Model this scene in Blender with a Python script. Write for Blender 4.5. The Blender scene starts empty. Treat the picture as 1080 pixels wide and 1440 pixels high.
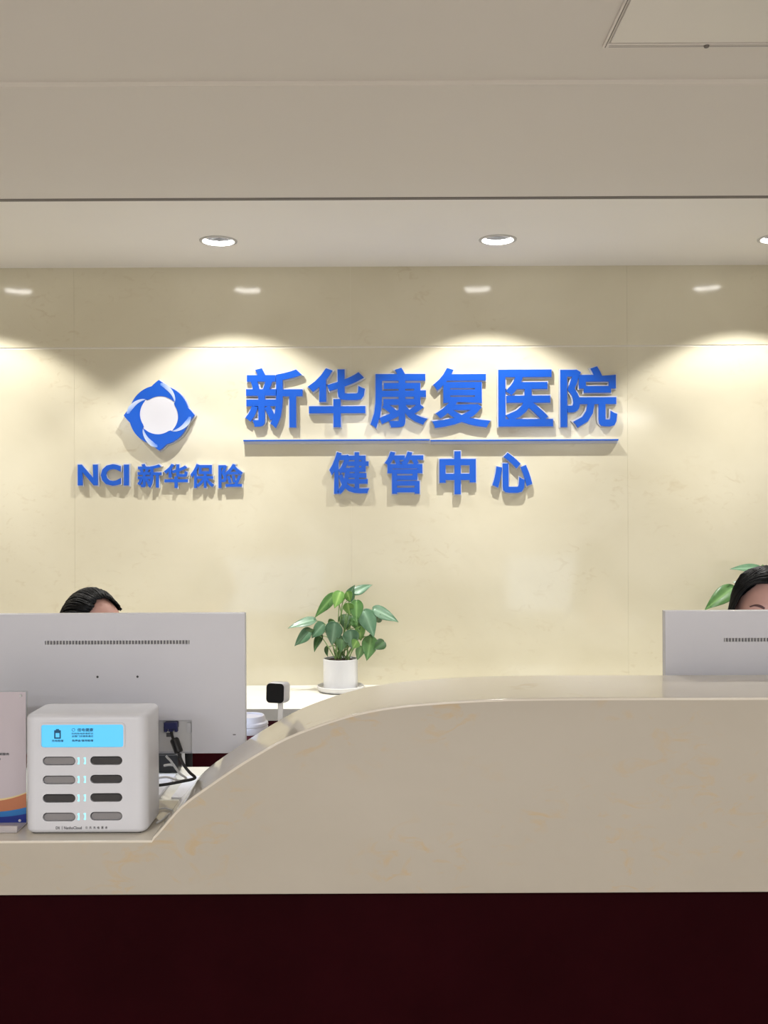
import bpy, bmesh, math, random
from mathutils import Vector, Matrix, noise

random.seed(7)
S = bpy.context.scene
COL = S.collection
PI = math.pi

# ------------------------------------------------------------------ camera
F = 1400.0                      # focal length in pixels of a 1080x1440 frame
EYE = 1.47
ROLL = math.radians(0.25)
cam_d = bpy.data.cameras.new('camera')
cam_d.sensor_fit = 'VERTICAL'
cam_d.sensor_height = 36.0
cam_d.lens = 36.0 * F / 1440.0
cam_d.clip_start = 0.05
cam = bpy.data.objects.new('camera', cam_d)
COL.objects.link(cam)
cam.matrix_world = (Matrix.Translation((0, 0, EYE)) @ Matrix.Rotation(PI / 2, 4, 'X')
                    @ Matrix.Rotation(-ROLL, 4, 'Z'))
S.camera = cam

# ------------------------------------------------------------------ world, exposure
S.view_settings.view_transform = 'Standard'
S.view_settings.look = 'None'
S.view_settings.gamma = 1.0
S.view_settings.use_curve_mapping = False
S.view_settings.exposure = 0.0
W = bpy.data.worlds.new('world')
S.world = W
W.use_nodes = True
W.node_tree.nodes['Background'].inputs[0].default_value = (1.0, 0.96, 0.9, 1)
W.node_tree.nodes['Background'].inputs[1].default_value = 0.05

# ceiling lamps of the hall, behind and above the camera
HALL = 30.0
def area(name, x, y, z, sx, sy, power, col=(0.97, 0.98, 1.0)):
    d = bpy.data.lights.new(name, 'AREA')
    d.shape = 'RECTANGLE'; d.size = sx; d.size_y = sy
    d.energy = power; d.color = col
    o = bpy.data.objects.new(name, d)
    COL.objects.link(o)
    o.location = (x, y, z)
    return o
for hx in (-1.9, 0.0, 1.9):
    for hy in (-2.9, -1.3):
        area('hall_lamp', hx, hy, 2.28, 0.9, 0.3, HALL)
SPOT_W = 30.0                    # the downlights over the back wall
BEAM_W = 46.0                    # their brighter inner beam
SPOT_ANGLE = 108.0

# ------------------------------------------------------------------ pixel helper
def P(px, py, d):
    """the point of the place that the photograph shows at pixel (px, py), at depth d"""
    dx, dy = px - 540.0, 720.0 - py
    c, s = math.cos(ROLL), math.sin(ROLL)
    return Vector(((dx * c + dy * s) * d / F, d, EYE + (-dx * s + dy * c) * d / F))

D_WALL = 3.724
D_FRONT = 1.932
D_LEDGE = 2.2
Z_LOW = 0.835
Z_CRED = 0.824
Z_BAY = 2.388
Z_SOF = 2.278
Z_NEAR = 2.287

# ------------------------------------------------------------------ materials
def lin(c):
    return tuple(((v / 255) / 12.92 if v / 255 <= 0.04045 else ((v / 255 + 0.055) / 1.055) ** 2.4) for v in c)

def mat(name, col, rough=0.5, spec=0.5, metal=0.0, vary=0.05, scale=12, bump=0.0, bscale=200, emit=None, estr=0,
        coat=0.0, trans=0.0, alpha=1.0):
    m = bpy.data.materials.new(name)
    m.use_nodes = True
    nt = m.node_tree
    b = nt.nodes['Principled BSDF']
    b.inputs['Roughness'].default_value = rough
    b.inputs['Specular IOR Level'].default_value = spec
    b.inputs['Metallic'].default_value = metal
    b.inputs['Coat Weight'].default_value = coat
    b.inputs['Transmission Weight'].default_value = trans
    b.inputs['Alpha'].default_value = alpha
    tc = nt.nodes.new('ShaderNodeTexCoord')
    if vary:
        n = nt.nodes.new('ShaderNodeTexNoise')
        n.inputs['Scale'].default_value = scale
        n.inputs['Detail'].default_value = 4
        nt.links.new(tc.outputs['Object'], n.inputs['Vector'])
        r = nt.nodes.new('ShaderNodeMix'); r.data_type = 'RGBA'
        r.inputs['A'].default_value = (*[v * (1 - vary) for v in col], 1)
        r.inputs['B'].default_value = (*[min(1, v * (1 + vary)) for v in col], 1)
        nt.links.new(n.outputs['Fac'], r.inputs['Factor'])
        nt.links.new(r.outputs['Result'], b.inputs['Base Color'])
    else:
        b.inputs['Base Color'].default_value = (*col, 1)
    if bump:
        n2 = nt.nodes.new('ShaderNodeTexNoise')
        n2.inputs['Scale'].default_value = bscale
        nt.links.new(tc.outputs['Object'], n2.inputs['Vector'])
        bp = nt.nodes.new('ShaderNodeBump')
        bp.inputs['Strength'].default_value = bump
        bp.inputs['Distance'].default_value = 0.002
        nt.links.new(n2.outputs['Fac'], bp.inputs['Height'])
        nt.links.new(bp.outputs['Normal'], b.inputs['Normal'])
    if emit:
        b.inputs['Emission Color'].default_value = (*emit, 1)
        b.inputs['Emission Strength'].default_value = estr
    return m

def stone(name, base, cloud, stain, rough, stain_lo=0.63, stain_hi=0.78, sscale=3.0, amount=0.5, spec=0.5, spots=()):
    """polished cream agglomerate with soft clouds and streaky ochre flecks"""
    m = bpy.data.materials.new(name)
    m.use_nodes = True
    nt = m.node_tree; L = nt.links
    b = nt.nodes['Principled BSDF']
    b.inputs['Roughness'].default_value = rough
    b.inputs['Specular IOR Level'].default_value = spec
    tc = nt.nodes.new('ShaderNodeTexCoord')
    def nz(sc, det, dist=0.0, rot=0.0, stretch=(1, 1, 1)):
        mp = nt.nodes.new('ShaderNodeMapping')
        mp.inputs['Rotation'].default_value = (0, rot, 0)
        mp.inputs['Scale'].default_value = stretch
        L.new(tc.outputs['Object'], mp.inputs['Vector'])
        n = nt.nodes.new('ShaderNodeTexNoise')
        n.inputs['Scale'].default_value = sc
        n.inputs['Detail'].default_value = det
        n.inputs['Distortion'].default_value = dist
        L.new(mp.outputs['Vector'], n.inputs['Vector'])
        return n.outputs['Fac']
    def rng(v, lo, hi, to):
        r = nt.nodes.new('ShaderNodeMapRange')
        r.inputs['From Min'].default_value = lo; r.inputs['From Max'].default_value = hi
        r.inputs['To Max'].default_value = to
        L.new(v, r.inputs['Value'])
        return r.outputs['Result']
    def mix(f, a, bb):
        x = nt.nodes.new('ShaderNodeMix'); x.data_type = 'RGBA'
        L.new(f, x.inputs['Factor'])
        for s, v in (('A', a), ('B', bb)):
            if isinstance(v, tuple): x.inputs[s].default_value = (*v, 1)
            else: L.new(v, x.inputs[s])
        return x.outputs['Result']
    c = mix(rng(nz(2.2, 5, 0.6), 0.35, 0.7, 1.0), base, cloud)
    big = rng(nz(sscale, 2), 0.48, 0.62, 1.0)
    for x_, z_, r_ in spots:                  # places where the ochre flecks gather
        vm = nt.nodes.new('ShaderNodeVectorMath'); vm.operation = 'MULTIPLY'; vm.inputs[1].default_value = (1, 0, 1)
        L.new(tc.outputs['Object'], vm.inputs[0])
        vd = nt.nodes.new('ShaderNodeVectorMath'); vd.operation = 'DISTANCE'; vd.inputs[1].default_value = (x_, 0, z_)
        L.new(vm.outputs[0], vd.inputs[0])
        mr = nt.nodes.new('ShaderNodeMapRange'); mr.inputs['From Min'].default_value = r_; mr.inputs['From Max'].default_value = r_ * .3
        L.new(vd.outputs['Value'], mr.inputs['Value'])
        mm = nt.nodes.new('ShaderNodeMath'); mm.operation = 'MAXIMUM'
        L.new(big, mm.inputs[0]); L.new(mr.outputs['Result'], mm.inputs[1])
        big = mm.outputs[0]
    fine = rng(nz(sscale * 6.5, 7, 1.2, 0.6, (1, 1, 1.7)), stain_lo, stain_hi, amount)
    mul = nt.nodes.new('ShaderNodeMath'); mul.operation = 'MULTIPLY'
    L.new(big, mul.inputs[0]); L.new(fine, mul.inputs[1])
    c = mix(mul.outputs[0], c, stain)
    L.new(c, b.inputs['Base Color'])
    return m

M = {}
M['wall'] = stone('cream_wall_stone', (0.66, 0.605, 0.45), (0.72, 0.67, 0.515), (0.46, 0.35, 0.19), 0.10, 0.57, 0.74, 3.0, 0.32)
M['joint'] = mat('pale_joint_filler', (0.86, 0.82, 0.72), 0.5)
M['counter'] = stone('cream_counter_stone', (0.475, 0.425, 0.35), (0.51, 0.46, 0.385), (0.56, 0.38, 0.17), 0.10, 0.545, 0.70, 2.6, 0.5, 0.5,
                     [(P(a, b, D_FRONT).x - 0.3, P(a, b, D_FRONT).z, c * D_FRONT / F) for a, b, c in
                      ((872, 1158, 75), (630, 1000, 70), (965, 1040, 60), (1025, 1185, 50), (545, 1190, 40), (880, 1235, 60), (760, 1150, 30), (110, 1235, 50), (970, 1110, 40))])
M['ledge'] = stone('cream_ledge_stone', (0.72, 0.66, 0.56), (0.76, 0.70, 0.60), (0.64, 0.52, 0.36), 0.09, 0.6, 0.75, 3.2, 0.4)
M['desk'] = mat('white_stone_worktop', (0.84, 0.82, 0.75), 0.15)
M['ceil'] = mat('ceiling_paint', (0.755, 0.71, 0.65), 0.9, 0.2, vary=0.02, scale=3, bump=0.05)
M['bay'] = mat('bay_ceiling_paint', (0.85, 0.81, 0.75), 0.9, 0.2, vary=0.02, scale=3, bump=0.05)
M['plaster'] = mat('room_plaster', (0.72, 0.69, 0.65), 0.85, 0.3, vary=0.03, scale=3)
M['floor'] = mat('beige_floor_tile', (0.60, 0.56, 0.51), 0.25, vary=0.06, scale=3)
M['gap'] = mat('shadow_gap_trim', (0.20, 0.18, 0.16), 0.7, 0.2)
M['hatch'] = mat('hatch_panel_paint', (0.76, 0.72, 0.665), 0.22, 0.5, vary=0.03, scale=4, bump=0.25, bscale=9)
M['alu'] = mat('hatch_aluminium', (0.74, 0.69, 0.64), 0.4, 0.5, 0.1)
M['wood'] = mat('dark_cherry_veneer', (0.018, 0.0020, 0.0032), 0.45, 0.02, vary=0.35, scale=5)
M['wood_b'] = mat('red_cherry_veneer', (0.085, 0.008, 0.014), 0.35, 0.4, vary=0.25, scale=5)
M['dark'] = mat('black_plastic', (0.008, 0.008, 0.009), 0.35)
M['blackgloss'] = mat('black_glass', (0.004, 0.004, 0.005), 0.5, 0.2)
M['blue'] = mat('blue_acrylic', (0.003, 0.098, 0.58), 0.35, 0.4, vary=0.03)
M['silver'] = mat('pale_acrylic_backing', (0.62, 0.63, 0.66), 0.35, vary=0.02)
M['disc'] = mat('pale_logo_disc', (0.74, 0.74, 0.80), 0.35, vary=0.02)
M['white'] = mat('white_plastic', (0.72, 0.73, 0.785), 0.32, vary=0.02)
M['mon'] = mat('monitor_white_plastic', (0.685, 0.69, 0.755), 0.38, vary=0.02)
M['port'] = mat('port_recess_grey', (0.66, 0.66, 0.67), 0.5, vary=0.03)
M['vent'] = mat('vent_grey', (0.22, 0.215, 0.23), 0.6)
M['pgrey'] = mat('power_bank_grey', (0.26, 0.25, 0.26), 0.45, vary=0.06)
M['pblack'] = mat('power_bank_black', (0.035, 0.033, 0.036), 0.4, vary=0.06)
M['slot'] = mat('slot_dark', (0.03, 0.028, 0.03), 0.6)
M['ink'] = mat('grey_print', (0.10, 0.10, 0.11), 0.6)
M['inkb'] = mat('display_ink', (0.01, 0.10, 0.22), 0.6)
M['lcd'] = mat('blue_display_backlight', (0.05, 0.25, 0.4), 0.4, 0.2, vary=0, emit=(0.13, 0.60, 1.0), estr=0.82)
M['led'] = mat('cyan_indicator', (0.2, 0.6, 0.7), 0.4, vary=0, emit=(0.30, 0.90, 1.0), estr=1.0)
M['screen'] = mat('lit_monitor_screen', (0.02, 0.02, 0.02), 0.3, vary=0, emit=(0.72, 0.84, 1.0), estr=2.4)
M['lens'] = mat('lit_reflector_glow', (0.9, 0.9, 0.9), 0.4, vary=0, emit=(1.0, 0.97, 0.93), estr=14.0)  # glow stands in for lamplight on the lower reflector
M['cup'] = mat('lamp_reflector', (0.05, 0.05, 0.05), 0.5, 0.3, vary=0.02)
M['trimring'] = mat('lamp_trim_ring', (0.55, 0.53, 0.50), 0.5, vary=0.02)
M['pot'] = mat('white_ceramic', (0.74, 0.74, 0.75), 0.25, vary=0.02)
M['saucer'] = mat('pale_grey_saucer', (0.72, 0.71, 0.70), 0.35, vary=0.02)
M['soil'] = mat('dark_soil', (0.035, 0.02, 0.012), 0.95, vary=0.5, scale=120, bump=1.0)
M['stem'] = mat('pale_green_stem', (0.22, 0.36, 0.12), 0.5)
M['cord'] = mat('black_cord', (0.012, 0.012, 0.013), 0.5)
M['vga'] = mat('navy_connector', (0.012, 0.016, 0.10), 0.45)
M['wcord'] = mat('white_cord', (0.72, 0.72, 0.72), 0.45)
M['paper'] = mat('white_paper', (0.78, 0.78, 0.82), 0.8, vary=0.02)
M['redpaper'] = mat('dark_red_cup_paper', (0.13, 0.012, 0.025), 0.6)
M['lidp'] = mat('white_cup_lid', (0.74, 0.72, 0.80), 0.35, vary=0.02)
M['skin'] = mat('skin', (0.52, 0.285, 0.225), 0.5, 0.4, vary=0.07, scale=60, bump=0.08, bscale=500)
M['lip'] = mat('lip', (0.40, 0.13, 0.12), 0.4)
M['hair'] = mat('black_hair', (0.005, 0.0045, 0.0045), 0.5, 0.22, vary=0.4, scale=50)
M['brow'] = mat('brow_hair', (0.10, 0.045, 0.04), 0.8)
M['shirt'] = mat('white_uniform_cloth', (0.70, 0.70, 0.72), 0.85, vary=0.04, bump=0.3, bscale=400)
M['trouser'] = mat('navy_trouser_cloth', (0.02, 0.025, 0.05), 0.85, bump=0.3, bscale=400)
M['eye'] = mat('eye_white', (0.75, 0.73, 0.70), 0.2, vary=0.02)
M['iris'] = mat('dark_iris', (0.03, 0.015, 0.01), 0.15)
M['chair'] = mat('black_mesh_fabric', (0.02, 0.02, 0.022), 0.9, bump=0.4, bscale=300)
M['steel'] = mat('brushed_steel', (0.5, 0.5, 0.5), 0.35, 0.5, 0.9)
M['orange'] = mat('orange_print', lin((190, 120, 85)), 0.5, vary=0.02)
M['azure'] = mat('azure_print', lin((45, 120, 190)), 0.5, vary=0.02)
M['navy'] = mat('navy_print', lin((30, 50, 140)), 0.5, vary=0.02)
M['gold'] = mat('cream_print', lin((225, 205, 150)), 0.5, vary=0.02)
M['sheet'] = mat('lilac_sheet', (0.56, 0.50, 0.545), 0.4, vary=0.02)

def glass_mat():
    m = mat('clear_acrylic', (0.9, 0.93, 0.95), 0.05, 0.5, vary=0)
    b = m.node_tree.nodes['Principled BSDF']
    b.inputs['Transmission Weight'].default_value = 1.0
    b.inputs['IOR'].default_value = 1.2
    return m
M['acrylic'] = glass_mat()
M['frost'] = mat('milky_acrylic', (0.75, 0.70, 0.71), 0.15, 0.5, vary=0.05, trans=0.3)

def leaf_mat(name, c1, c2, rough):
    m = bpy.data.materials.new(name)
    m.use_nodes = True
    nt = m.node_tree; L = nt.links
    b = nt.nodes['Principled BSDF']
    b.inputs['Roughness'].default_value = rough
    b.inputs['Specular IOR Level'].default_value = 0.6
    b.inputs['Subsurface Weight'].default_value = 0.0
    tc = nt.nodes.new('ShaderNodeTexCoord')
    n = nt.nodes.new('ShaderNodeTexNoise'); n.inputs['Scale'].default_value = 55
    n.inputs['Detail'].default_value = 6
    L.new(tc.outputs['Object'], n.inputs['Vector'])
    x = nt.nodes.new('ShaderNodeMix'); x.data_type = 'RGBA'
    x.inputs['A'].default_value = (*c1, 1); x.inputs['B'].default_value = (*c2, 1)
    L.new(n.outputs['Fac'], x.inputs['Factor'])
    at = nt.nodes.new('ShaderNodeAttribute'); at.attribute_name = 'rib'
    pw = nt.nodes.new('ShaderNodeMath'); pw.operation = 'POWER'; pw.inputs[1].default_value = 5.0
    L.new(at.outputs['Fac'], pw.inputs[0])
    y = nt.nodes.new('ShaderNodeMix'); y.data_type = 'RGBA'
    y.inputs['B'].default_value = (min(1, c2[0] * 1.8), min(1, c2[1] * 1.5), min(1, c2[2] * 1.7), 1)
    L.new(pw.outputs[0], y.inputs['Factor']); L.new(x.outputs['Result'], y.inputs['A'])
    x = y
    rr_ = nt.nodes.new('ShaderNodeMapRange'); rr_.inputs['To Min'].default_value = rough - .12; rr_.inputs['To Max'].default_value = rough + .22
    L.new(n.outputs['Fac'], rr_.inputs['Value']); L.new(rr_.outputs['Result'], b.inputs['Roughness'])
    L.new(x.outputs['Result'], b.inputs['Base Color'])
    return m
M['leaf_sheen'] = leaf_mat('leaf_green_sheen', (0.045, 0.13, 0.06), (0.13, 0.26, 0.15), 0.30)  # bluish sheen of reflected light mixed into the green
M['leaf_mid'] = leaf_mat('leaf_mid_green', (0.03, 0.11, 0.02), (0.11, 0.25, 0.07), 0.28)
M['leaf_bright'] = leaf_mat('leaf_bright_green', (0.08, 0.22, 0.03), (0.19, 0.37, 0.09), 0.28)
M['leaf_dark'] = leaf_mat('leaf_dark_green', (0.018, 0.06, 0.015), (0.04, 0.11, 0.03), 0.35)

# ------------------------------------------------------------------ object helpers
def tag(o, label=None, cat=None, group=None, kind=None):
    if label: o['label'] = label
    if cat: o['category'] = cat
    if group: o['group'] = group
    if kind: o['kind'] = kind
    return o

def thing(name, label, cat, loc=(0, 0, 0), group=None, rotz=0.0):
    o = bpy.data.objects.new(name, None)
    COL.objects.link(o)
    o.empty_display_size = 0.05
    o.location = loc
    o.rotation_euler = (0, 0, rotz)
    return tag(o, label, cat, group)

def wmat(o):
    m = o.matrix_basis.copy()
    return (wmat(o.parent) @ m) if o.parent else m

def link(name, me, m, parent=None, smooth=False, world=True):
    """one mesh object; its vertices are given in world space unless world is False"""
    o = bpy.data.objects.new(name, me)
    COL.objects.link(o)
    for x in (m if isinstance(m, (list, tuple)) else [m]):
        me.materials.append(x)
    if smooth:
        me.polygons.foreach_set('use_smooth', [True] * len(me.polygons))
    if parent:
        o.parent = parent
        if world:
            me.transform(wmat(parent).inverted())
    return o

def obj(name, bm, m, parent=None, smooth=False, world=True):
    bmesh.ops.recalc_face_normals(bm, faces=bm.faces)
    me = bpy.data.meshes.new(name)
    bm.to_mesh(me); bm.free()
    o = link(name, me, m, parent, smooth, world)
    if smooth == 'auto':
        ang = math.radians(35)
        me.polygons.foreach_set('use_smooth', [True] * len(me.polygons))
        b2 = bmesh.new(); b2.from_mesh(me)
        for e in b2.edges:
            if len(e.link_faces) == 2 and e.calc_face_angle(0) > ang:
                e.smooth = False
        b2.to_mesh(me); b2.free()
        wn = o.modifiers.new('normals', 'WEIGHTED_NORMAL'); wn.keep_sharp = True
    return o

def bx(bm, x0, x1, y0, y1, z0, z1, bev=0.0, seg=2, xf=None):
    r = bmesh.ops.create_cube(bm, size=1.0)
    vs = r['verts']
    for v in vs:
        v.co = Vector(((x0 + x1) / 2 + v.co.x * (x1 - x0), (y0 + y1) / 2 + v.co.y * (y1 - y0), (z0 + z1) / 2 + v.co.z * (z1 - z0)))
    if bev:
        es = list({e for v in vs for e in v.link_edges})
        r2 = bmesh.ops.bevel(bm, geom=es, offset=bev, segments=seg, affect='EDGES', profile=0.5)
        vs = r2['verts']
    if xf:
        for v in vs: v.co = xf @ v.co
    return vs

def box(name, x0, x1, y0, y1, z0, z1, m, parent=None, bev=0.0, seg=2):
    bm = bmesh.new()
    bx(bm, x0, x1, y0, y1, z0, z1, bev, seg)
    return obj(name, bm, m, parent, 'auto' if bev else False)

def lathe(bm, prof, cx, cy, n=48, cap0=True, cap1=True):
    rings = []
    for r, z in prof:
        if r < 1e-6:
            rings.append([bm.verts.new((cx, cy, z))])
        else:
            rings.append([bm.verts.new((cx + r * math.cos(2 * PI * k / n), cy + r * math.sin(2 * PI * k / n), z)) for k in range(n)])
    for a, b in zip(rings, rings[1:]):
        for k in range(n):
            q = [a[k % len(a)], a[(k + 1) % len(a)], b[(k + 1) % len(b)], b[k % len(b)]]
            u = []
            for v in q:
                if v not in u: u.append(v)
            if len(u) >= 3: bm.faces.new(u)
    if cap0 and len(rings[0]) > 1: bm.faces.new(rings[0])
    if cap1 and len(rings[-1]) > 1: bm.faces.new(rings[-1])

def catmull(pts, n):
    pts = [Vector(p) for p in pts]
    out = []
    for i in range(len(pts) - 1):
        p0 = pts[i - 1] if i else pts[0] * 2 - pts[1]
        p1, p2 = pts[i], pts[i + 1]
        p3 = pts[i + 2] if i + 2 < len(pts) else p2 * 2 - p1
        for k in range(n):
            t = k / n
            out.append(0.5 * ((2 * p1) + (p2 - p0) * t + (2 * p0 - 5 * p1 + 4 * p2 - p3) * t * t + (3 * p1 - p0 - 3 * p2 + p3) * t ** 3))
    out.append(pts[-1])
    return out

def tube(bm, pts, rad, n=8, taper=None):
    """a round cord through pts"""
    rings = []
    up = Vector((0.13, 0.21, 0.97))
    for i, p in enumerate(pts):
        t = (pts[min(i + 1, len(pts) - 1)] - pts[max(i - 1, 0)])
        t.normalize()
        a = t.cross(up)
        if a.length < 1e-4: a = t.cross(Vector((1, 0, 0)))
        a.normalize(); b = t.cross(a)
        r = rad * (taper(i / (len(pts) - 1)) if taper else 1)
        rings.append([bm.verts.new(p + (a * math.cos(2 * PI * k / n) + b * math.sin(2 * PI * k / n)) * r) for k in range(n)])
    for a, b in zip(rings, rings[1:]):
        for k in range(n):
            bm.faces.new((a[k], a[(k + 1) % n], b[(k + 1) % n], b[k]))
    bm.faces.new(rings[0]); bm.faces.new(rings[-1])

def prism(bm, poly, y0, y1):
    """polygon in x, z pushed from y0 to y1"""
    a = [bm.verts.new((x, y0, z)) for x, z in poly]
    b = [bm.verts.new((x, y1, z)) for x, z in poly]
    n = len(poly)
    bm.faces.new(a); bm.faces.new(b[::-1])
    for k in range(n):
        bm.faces.new((a[k], b[k], b[(k + 1) % n], a[(k + 1) % n]))

def capsule(cx, cz, w, h, n=10):
    r = h / 2
    pts = []
    for s, base in ((1, -PI / 2), (-1, PI / 2)):
        for k in range(n + 1):
            a = base + PI * k / n
            pts.append((cx + s * (w / 2 - r) + r * math.cos(a), cz + r * math.sin(a)))
    return pts

def rrect(x0, x1, z0, z1, r, n=5):
    pts = []
    for cx, cz, a0 in ((x1 - r, z0 + r, -PI / 2), (x1 - r, z1 - r, 0), (x0 + r, z1 - r, PI / 2), (x0 + r, z0 + r, PI)):
        for k in range(n + 1):
            a = a0 + PI / 2 * k / n
            pts.append((cx + r * math.cos(a), cz + r * math.sin(a)))
    return pts

def boolean(o, cutters):
    """cut the shapes of the bmesh list out of the mesh object o"""
    made = []
    for bm in cutters:
        bmesh.ops.recalc_face_normals(bm, faces=bm.faces)
        me = bpy.data.meshes.new('cutter'); bm.to_mesh(me); bm.free()
        c = bpy.data.objects.new('cutter', me); COL.objects.link(c)
        c.matrix_basis = Matrix.Identity(4)
        md = o.modifiers.new('cut', 'BOOLEAN'); md.operation = 'DIFFERENCE'; md.solver = 'EXACT'; md.object = c
        made.append(c)
    for m_ in list(o.modifiers):
        if m_.type == 'WEIGHTED_NORMAL': o.modifiers.remove(m_)
    bake(o)
    me = o.data
    me.polygons.foreach_set('use_smooth', [True] * len(me.polygons))
    b2 = bmesh.new(); b2.from_mesh(me)
    for e in b2.edges:
        e.smooth = not (len(e.link_faces) == 2 and e.calc_face_angle(0) > math.radians(35))
    b2.to_mesh(me); b2.free()
    w = o.modifiers.new('normals', 'WEIGHTED_NORMAL'); w.keep_sharp = True
    for c in made:
        bpy.data.objects.remove(c)

def bake(o):
    dg = bpy.context.evaluated_depsgraph_get()
    dg.update()
    me = bpy.data.meshes.new_from_object(o.evaluated_get(dg))
    o.modifiers.clear()
    o.data = me

def glyph(txt, res=3):
    """flat filled outline of the writing, in the font's own units"""
    c = bpy.data.curves.new('glyph', 'FONT')
    c.body = txt
    c.resolution_u = res
    o = bpy.data.objects.new('glyph', c)
    COL.objects.link(o)
    bpy.context.view_layer.update()
    dg = bpy.context.evaluated_depsgraph_get()
    me = bpy.data.meshes.new_from_object(o.evaluated_get(dg))
    bpy.data.objects.remove(o); bpy.data.curves.remove(c)
    bm = bmesh.new(); bm.from_mesh(me); bpy.data.meshes.remove(me)
    bmesh.ops.remove_doubles(bm, verts=bm.verts, dist=1e-5)
    return bm

def fit_glyph(txt, x0, x1, z0, z1, yfront, depth, bold=0.02, grow=0.0):
    """upright writing with depth, its face towards the camera at y = yfront; bold widens every stroke"""
    bm = glyph(txt)
    out = {}
    for e in bm.edges:
        if len(e.link_faces) != 1: continue
        a, b = e.verts
        n = Vector((b.co.y - a.co.y, a.co.x - b.co.x)).normalized()
        c = e.link_faces[0].calc_center_median()
        if n.dot(Vector((c.x - a.co.x, c.y - a.co.y))) > 0: n = -n
        out.setdefault(a, []).append(n); out.setdefault(b, []).append(n)
    off = {}
    for v, ns in out.items():
        if len(ns) == 2:
            d = 1 + ns[0].dot(ns[1])
            m_ = (ns[0] + ns[1]) / max(d, 0.25)
            if m_.length > 1.9: m_ = m_.normalized() * 1.9
        else:
            m_ = sum(ns, Vector((0, 0))); m_ = m_.normalized() if m_.length else m_
        off[v] = Vector((v.co.x + m_.x * bold, v.co.y + m_.y * bold))
    allp = [(v.co.x, v.co.y) for v in bm.verts] + [tuple(p) for p in off.values()]
    ax, bxx = min(p[0] for p in allp), max(p[0] for p in allp)
    ay, by = min(p[1] for p in allp), max(p[1] for p in allp)
    x0 -= grow; x1 += grow; z0 -= grow; z1 += grow
    sx = (x1 - x0) / (bxx - ax); sz = (z1 - z0) / (by - ay)
    X = lambda p, y: (x0 + (p[0] - ax) * sx, y, z0 + (p[1] - ay) * sz)
    vs, fs = [], []
    def add(p, y):
        vs.append(X(p, y)); return len(vs) - 1
    f_ = {v: add(v.co, yfront) for v in bm.verts}
    bo = {v: add(p, yfront + depth) for v, p in off.items()}
    for f in bm.faces:
        q = [f_[v] for v in f.verts]
        fs.append(q if f.normal.z > 0 else q[::-1])
    for e in bm.edges:
        if len(e.link_faces) != 1: continue
        a, b = e.verts
        f = e.link_faces[0]
        l = [l for l in f.loops if l.edge == e][0]
        a, b = l.vert, l.link_loop_next.vert
        if f.normal.z < 0: a, b = b, a
        y = yfront + depth * (0.004 + 0.004 * (len(fs) % 9))       # strips overlap: each lies a hair deeper than the next
        fa, fb = add(off[a], y), add(off[b], y)
        if bold: fs.append((add(b.co, y), add(a.co, y), fa, fb))
        fs.append((fb, fa, bo[a], bo[b]))
    bm.free()
    me = bpy.data.meshes.new('glyph')
    me.from_pydata(vs, [], fs)
    return me

def meshes_join(name, mes, m, parent):
    bm = bmesh.new()
    for me in mes:
        bm.from_mesh(me)
    me2 = bpy.data.meshes.new(name)
    bm.to_mesh(me2); bm.free()
    for me in mes: bpy.data.meshes.remove(me)
    return link(name, me2, m, parent)

# ================================================================== THE SETTING
XL, XR, YB = -3.4, 3.4, -4.2
tag(box('floor', XL, XR, YB, D_WALL + 0.1, -0.1, 0.0, M['floor']), kind='structure')
tag(box('wall_left', XL - 0.1, XL, YB, D_WALL + 0.1, 0, 2.6, M['plaster']), kind='structure')
tag(box('wall_right', XR, XR + 0.1, YB, D_WALL + 0.1, 0, 2.6, M['plaster']), kind='structure')
tag(box('wall_front', XL, XR, YB - 0.1, YB, 0, 2.6, M['plaster']), kind='structure')
wall = tag(box('wall_back', XL, XR, D_WALL + 0.003, D_WALL + 0.12, 0, 2.6, M['joint']), kind='structure')
zj = P(540, 488, D_WALL).z
cols = [XL + 0.001] + [-0.122 + 1.0345 * k for k in range(-3, 4)] + [XR - 0.001]
cols = sorted(set(c for c in cols if XL < c < XR))
for a, b in zip(cols, cols[1:]):
    for z0, z1 in ((0.001, zj - 0.0035), (zj + 0.0035, 2.42)):
        box('stone_panel', a + 0.0002, b - 0.0002, D_WALL, D_WALL + 0.02, z0, z1, M['wall'], wall)
# near ceiling, dropped soffit over the counter, bay in front of the back wall
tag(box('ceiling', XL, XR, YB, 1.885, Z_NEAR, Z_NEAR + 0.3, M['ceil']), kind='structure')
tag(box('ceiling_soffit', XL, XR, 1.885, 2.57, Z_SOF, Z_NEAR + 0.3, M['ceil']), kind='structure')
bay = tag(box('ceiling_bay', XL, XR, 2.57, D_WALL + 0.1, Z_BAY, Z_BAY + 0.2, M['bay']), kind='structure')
tag(box('trim_1', XL, XR, 2.556, 2.572, Z_SOF - 0.002, Z_SOF + 0.012, M['gap']), kind='structure')

# ------------------------------------------------------------------ ceiling access hatch
h0 = P(847, 66, 0.817 * F / 654)
t = thing('access_hatch', 'square pale access hatch with thin metal frame set in the ceiling', 'hatch', (h0.x, h0.y, Z_NEAR))
hx0, hx1, hy0, hy1 = h0.x, h0.x + 0.5, h0.y - 0.5, h0.y
bm = bmesh.new()
w = 0.014
for a in ((hx0, hx1, hy1 - w, hy1), (hx0, hx1, hy0, hy0 + w), (hx0, hx0 + w * 0.5, hy0 + w, hy1 - w), (hx1 - w, hx1, hy0 + w, hy1 - w)):
    bx(bm, *a, Z_NEAR - 0.004, Z_NEAR, 0.0008, 1)
obj('frame', bm, M['alu'], t)
bm = bmesh.new()
bx(bm, hx0 + w * 0.5 + .0035, hx1 - w - .003, hy0 + w + .003, hy1 - w - .003, Z_NEAR - 0.003, Z_NEAR, 0.0008, 1)
obj('panel', bm, M['hatch'], t)
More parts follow.
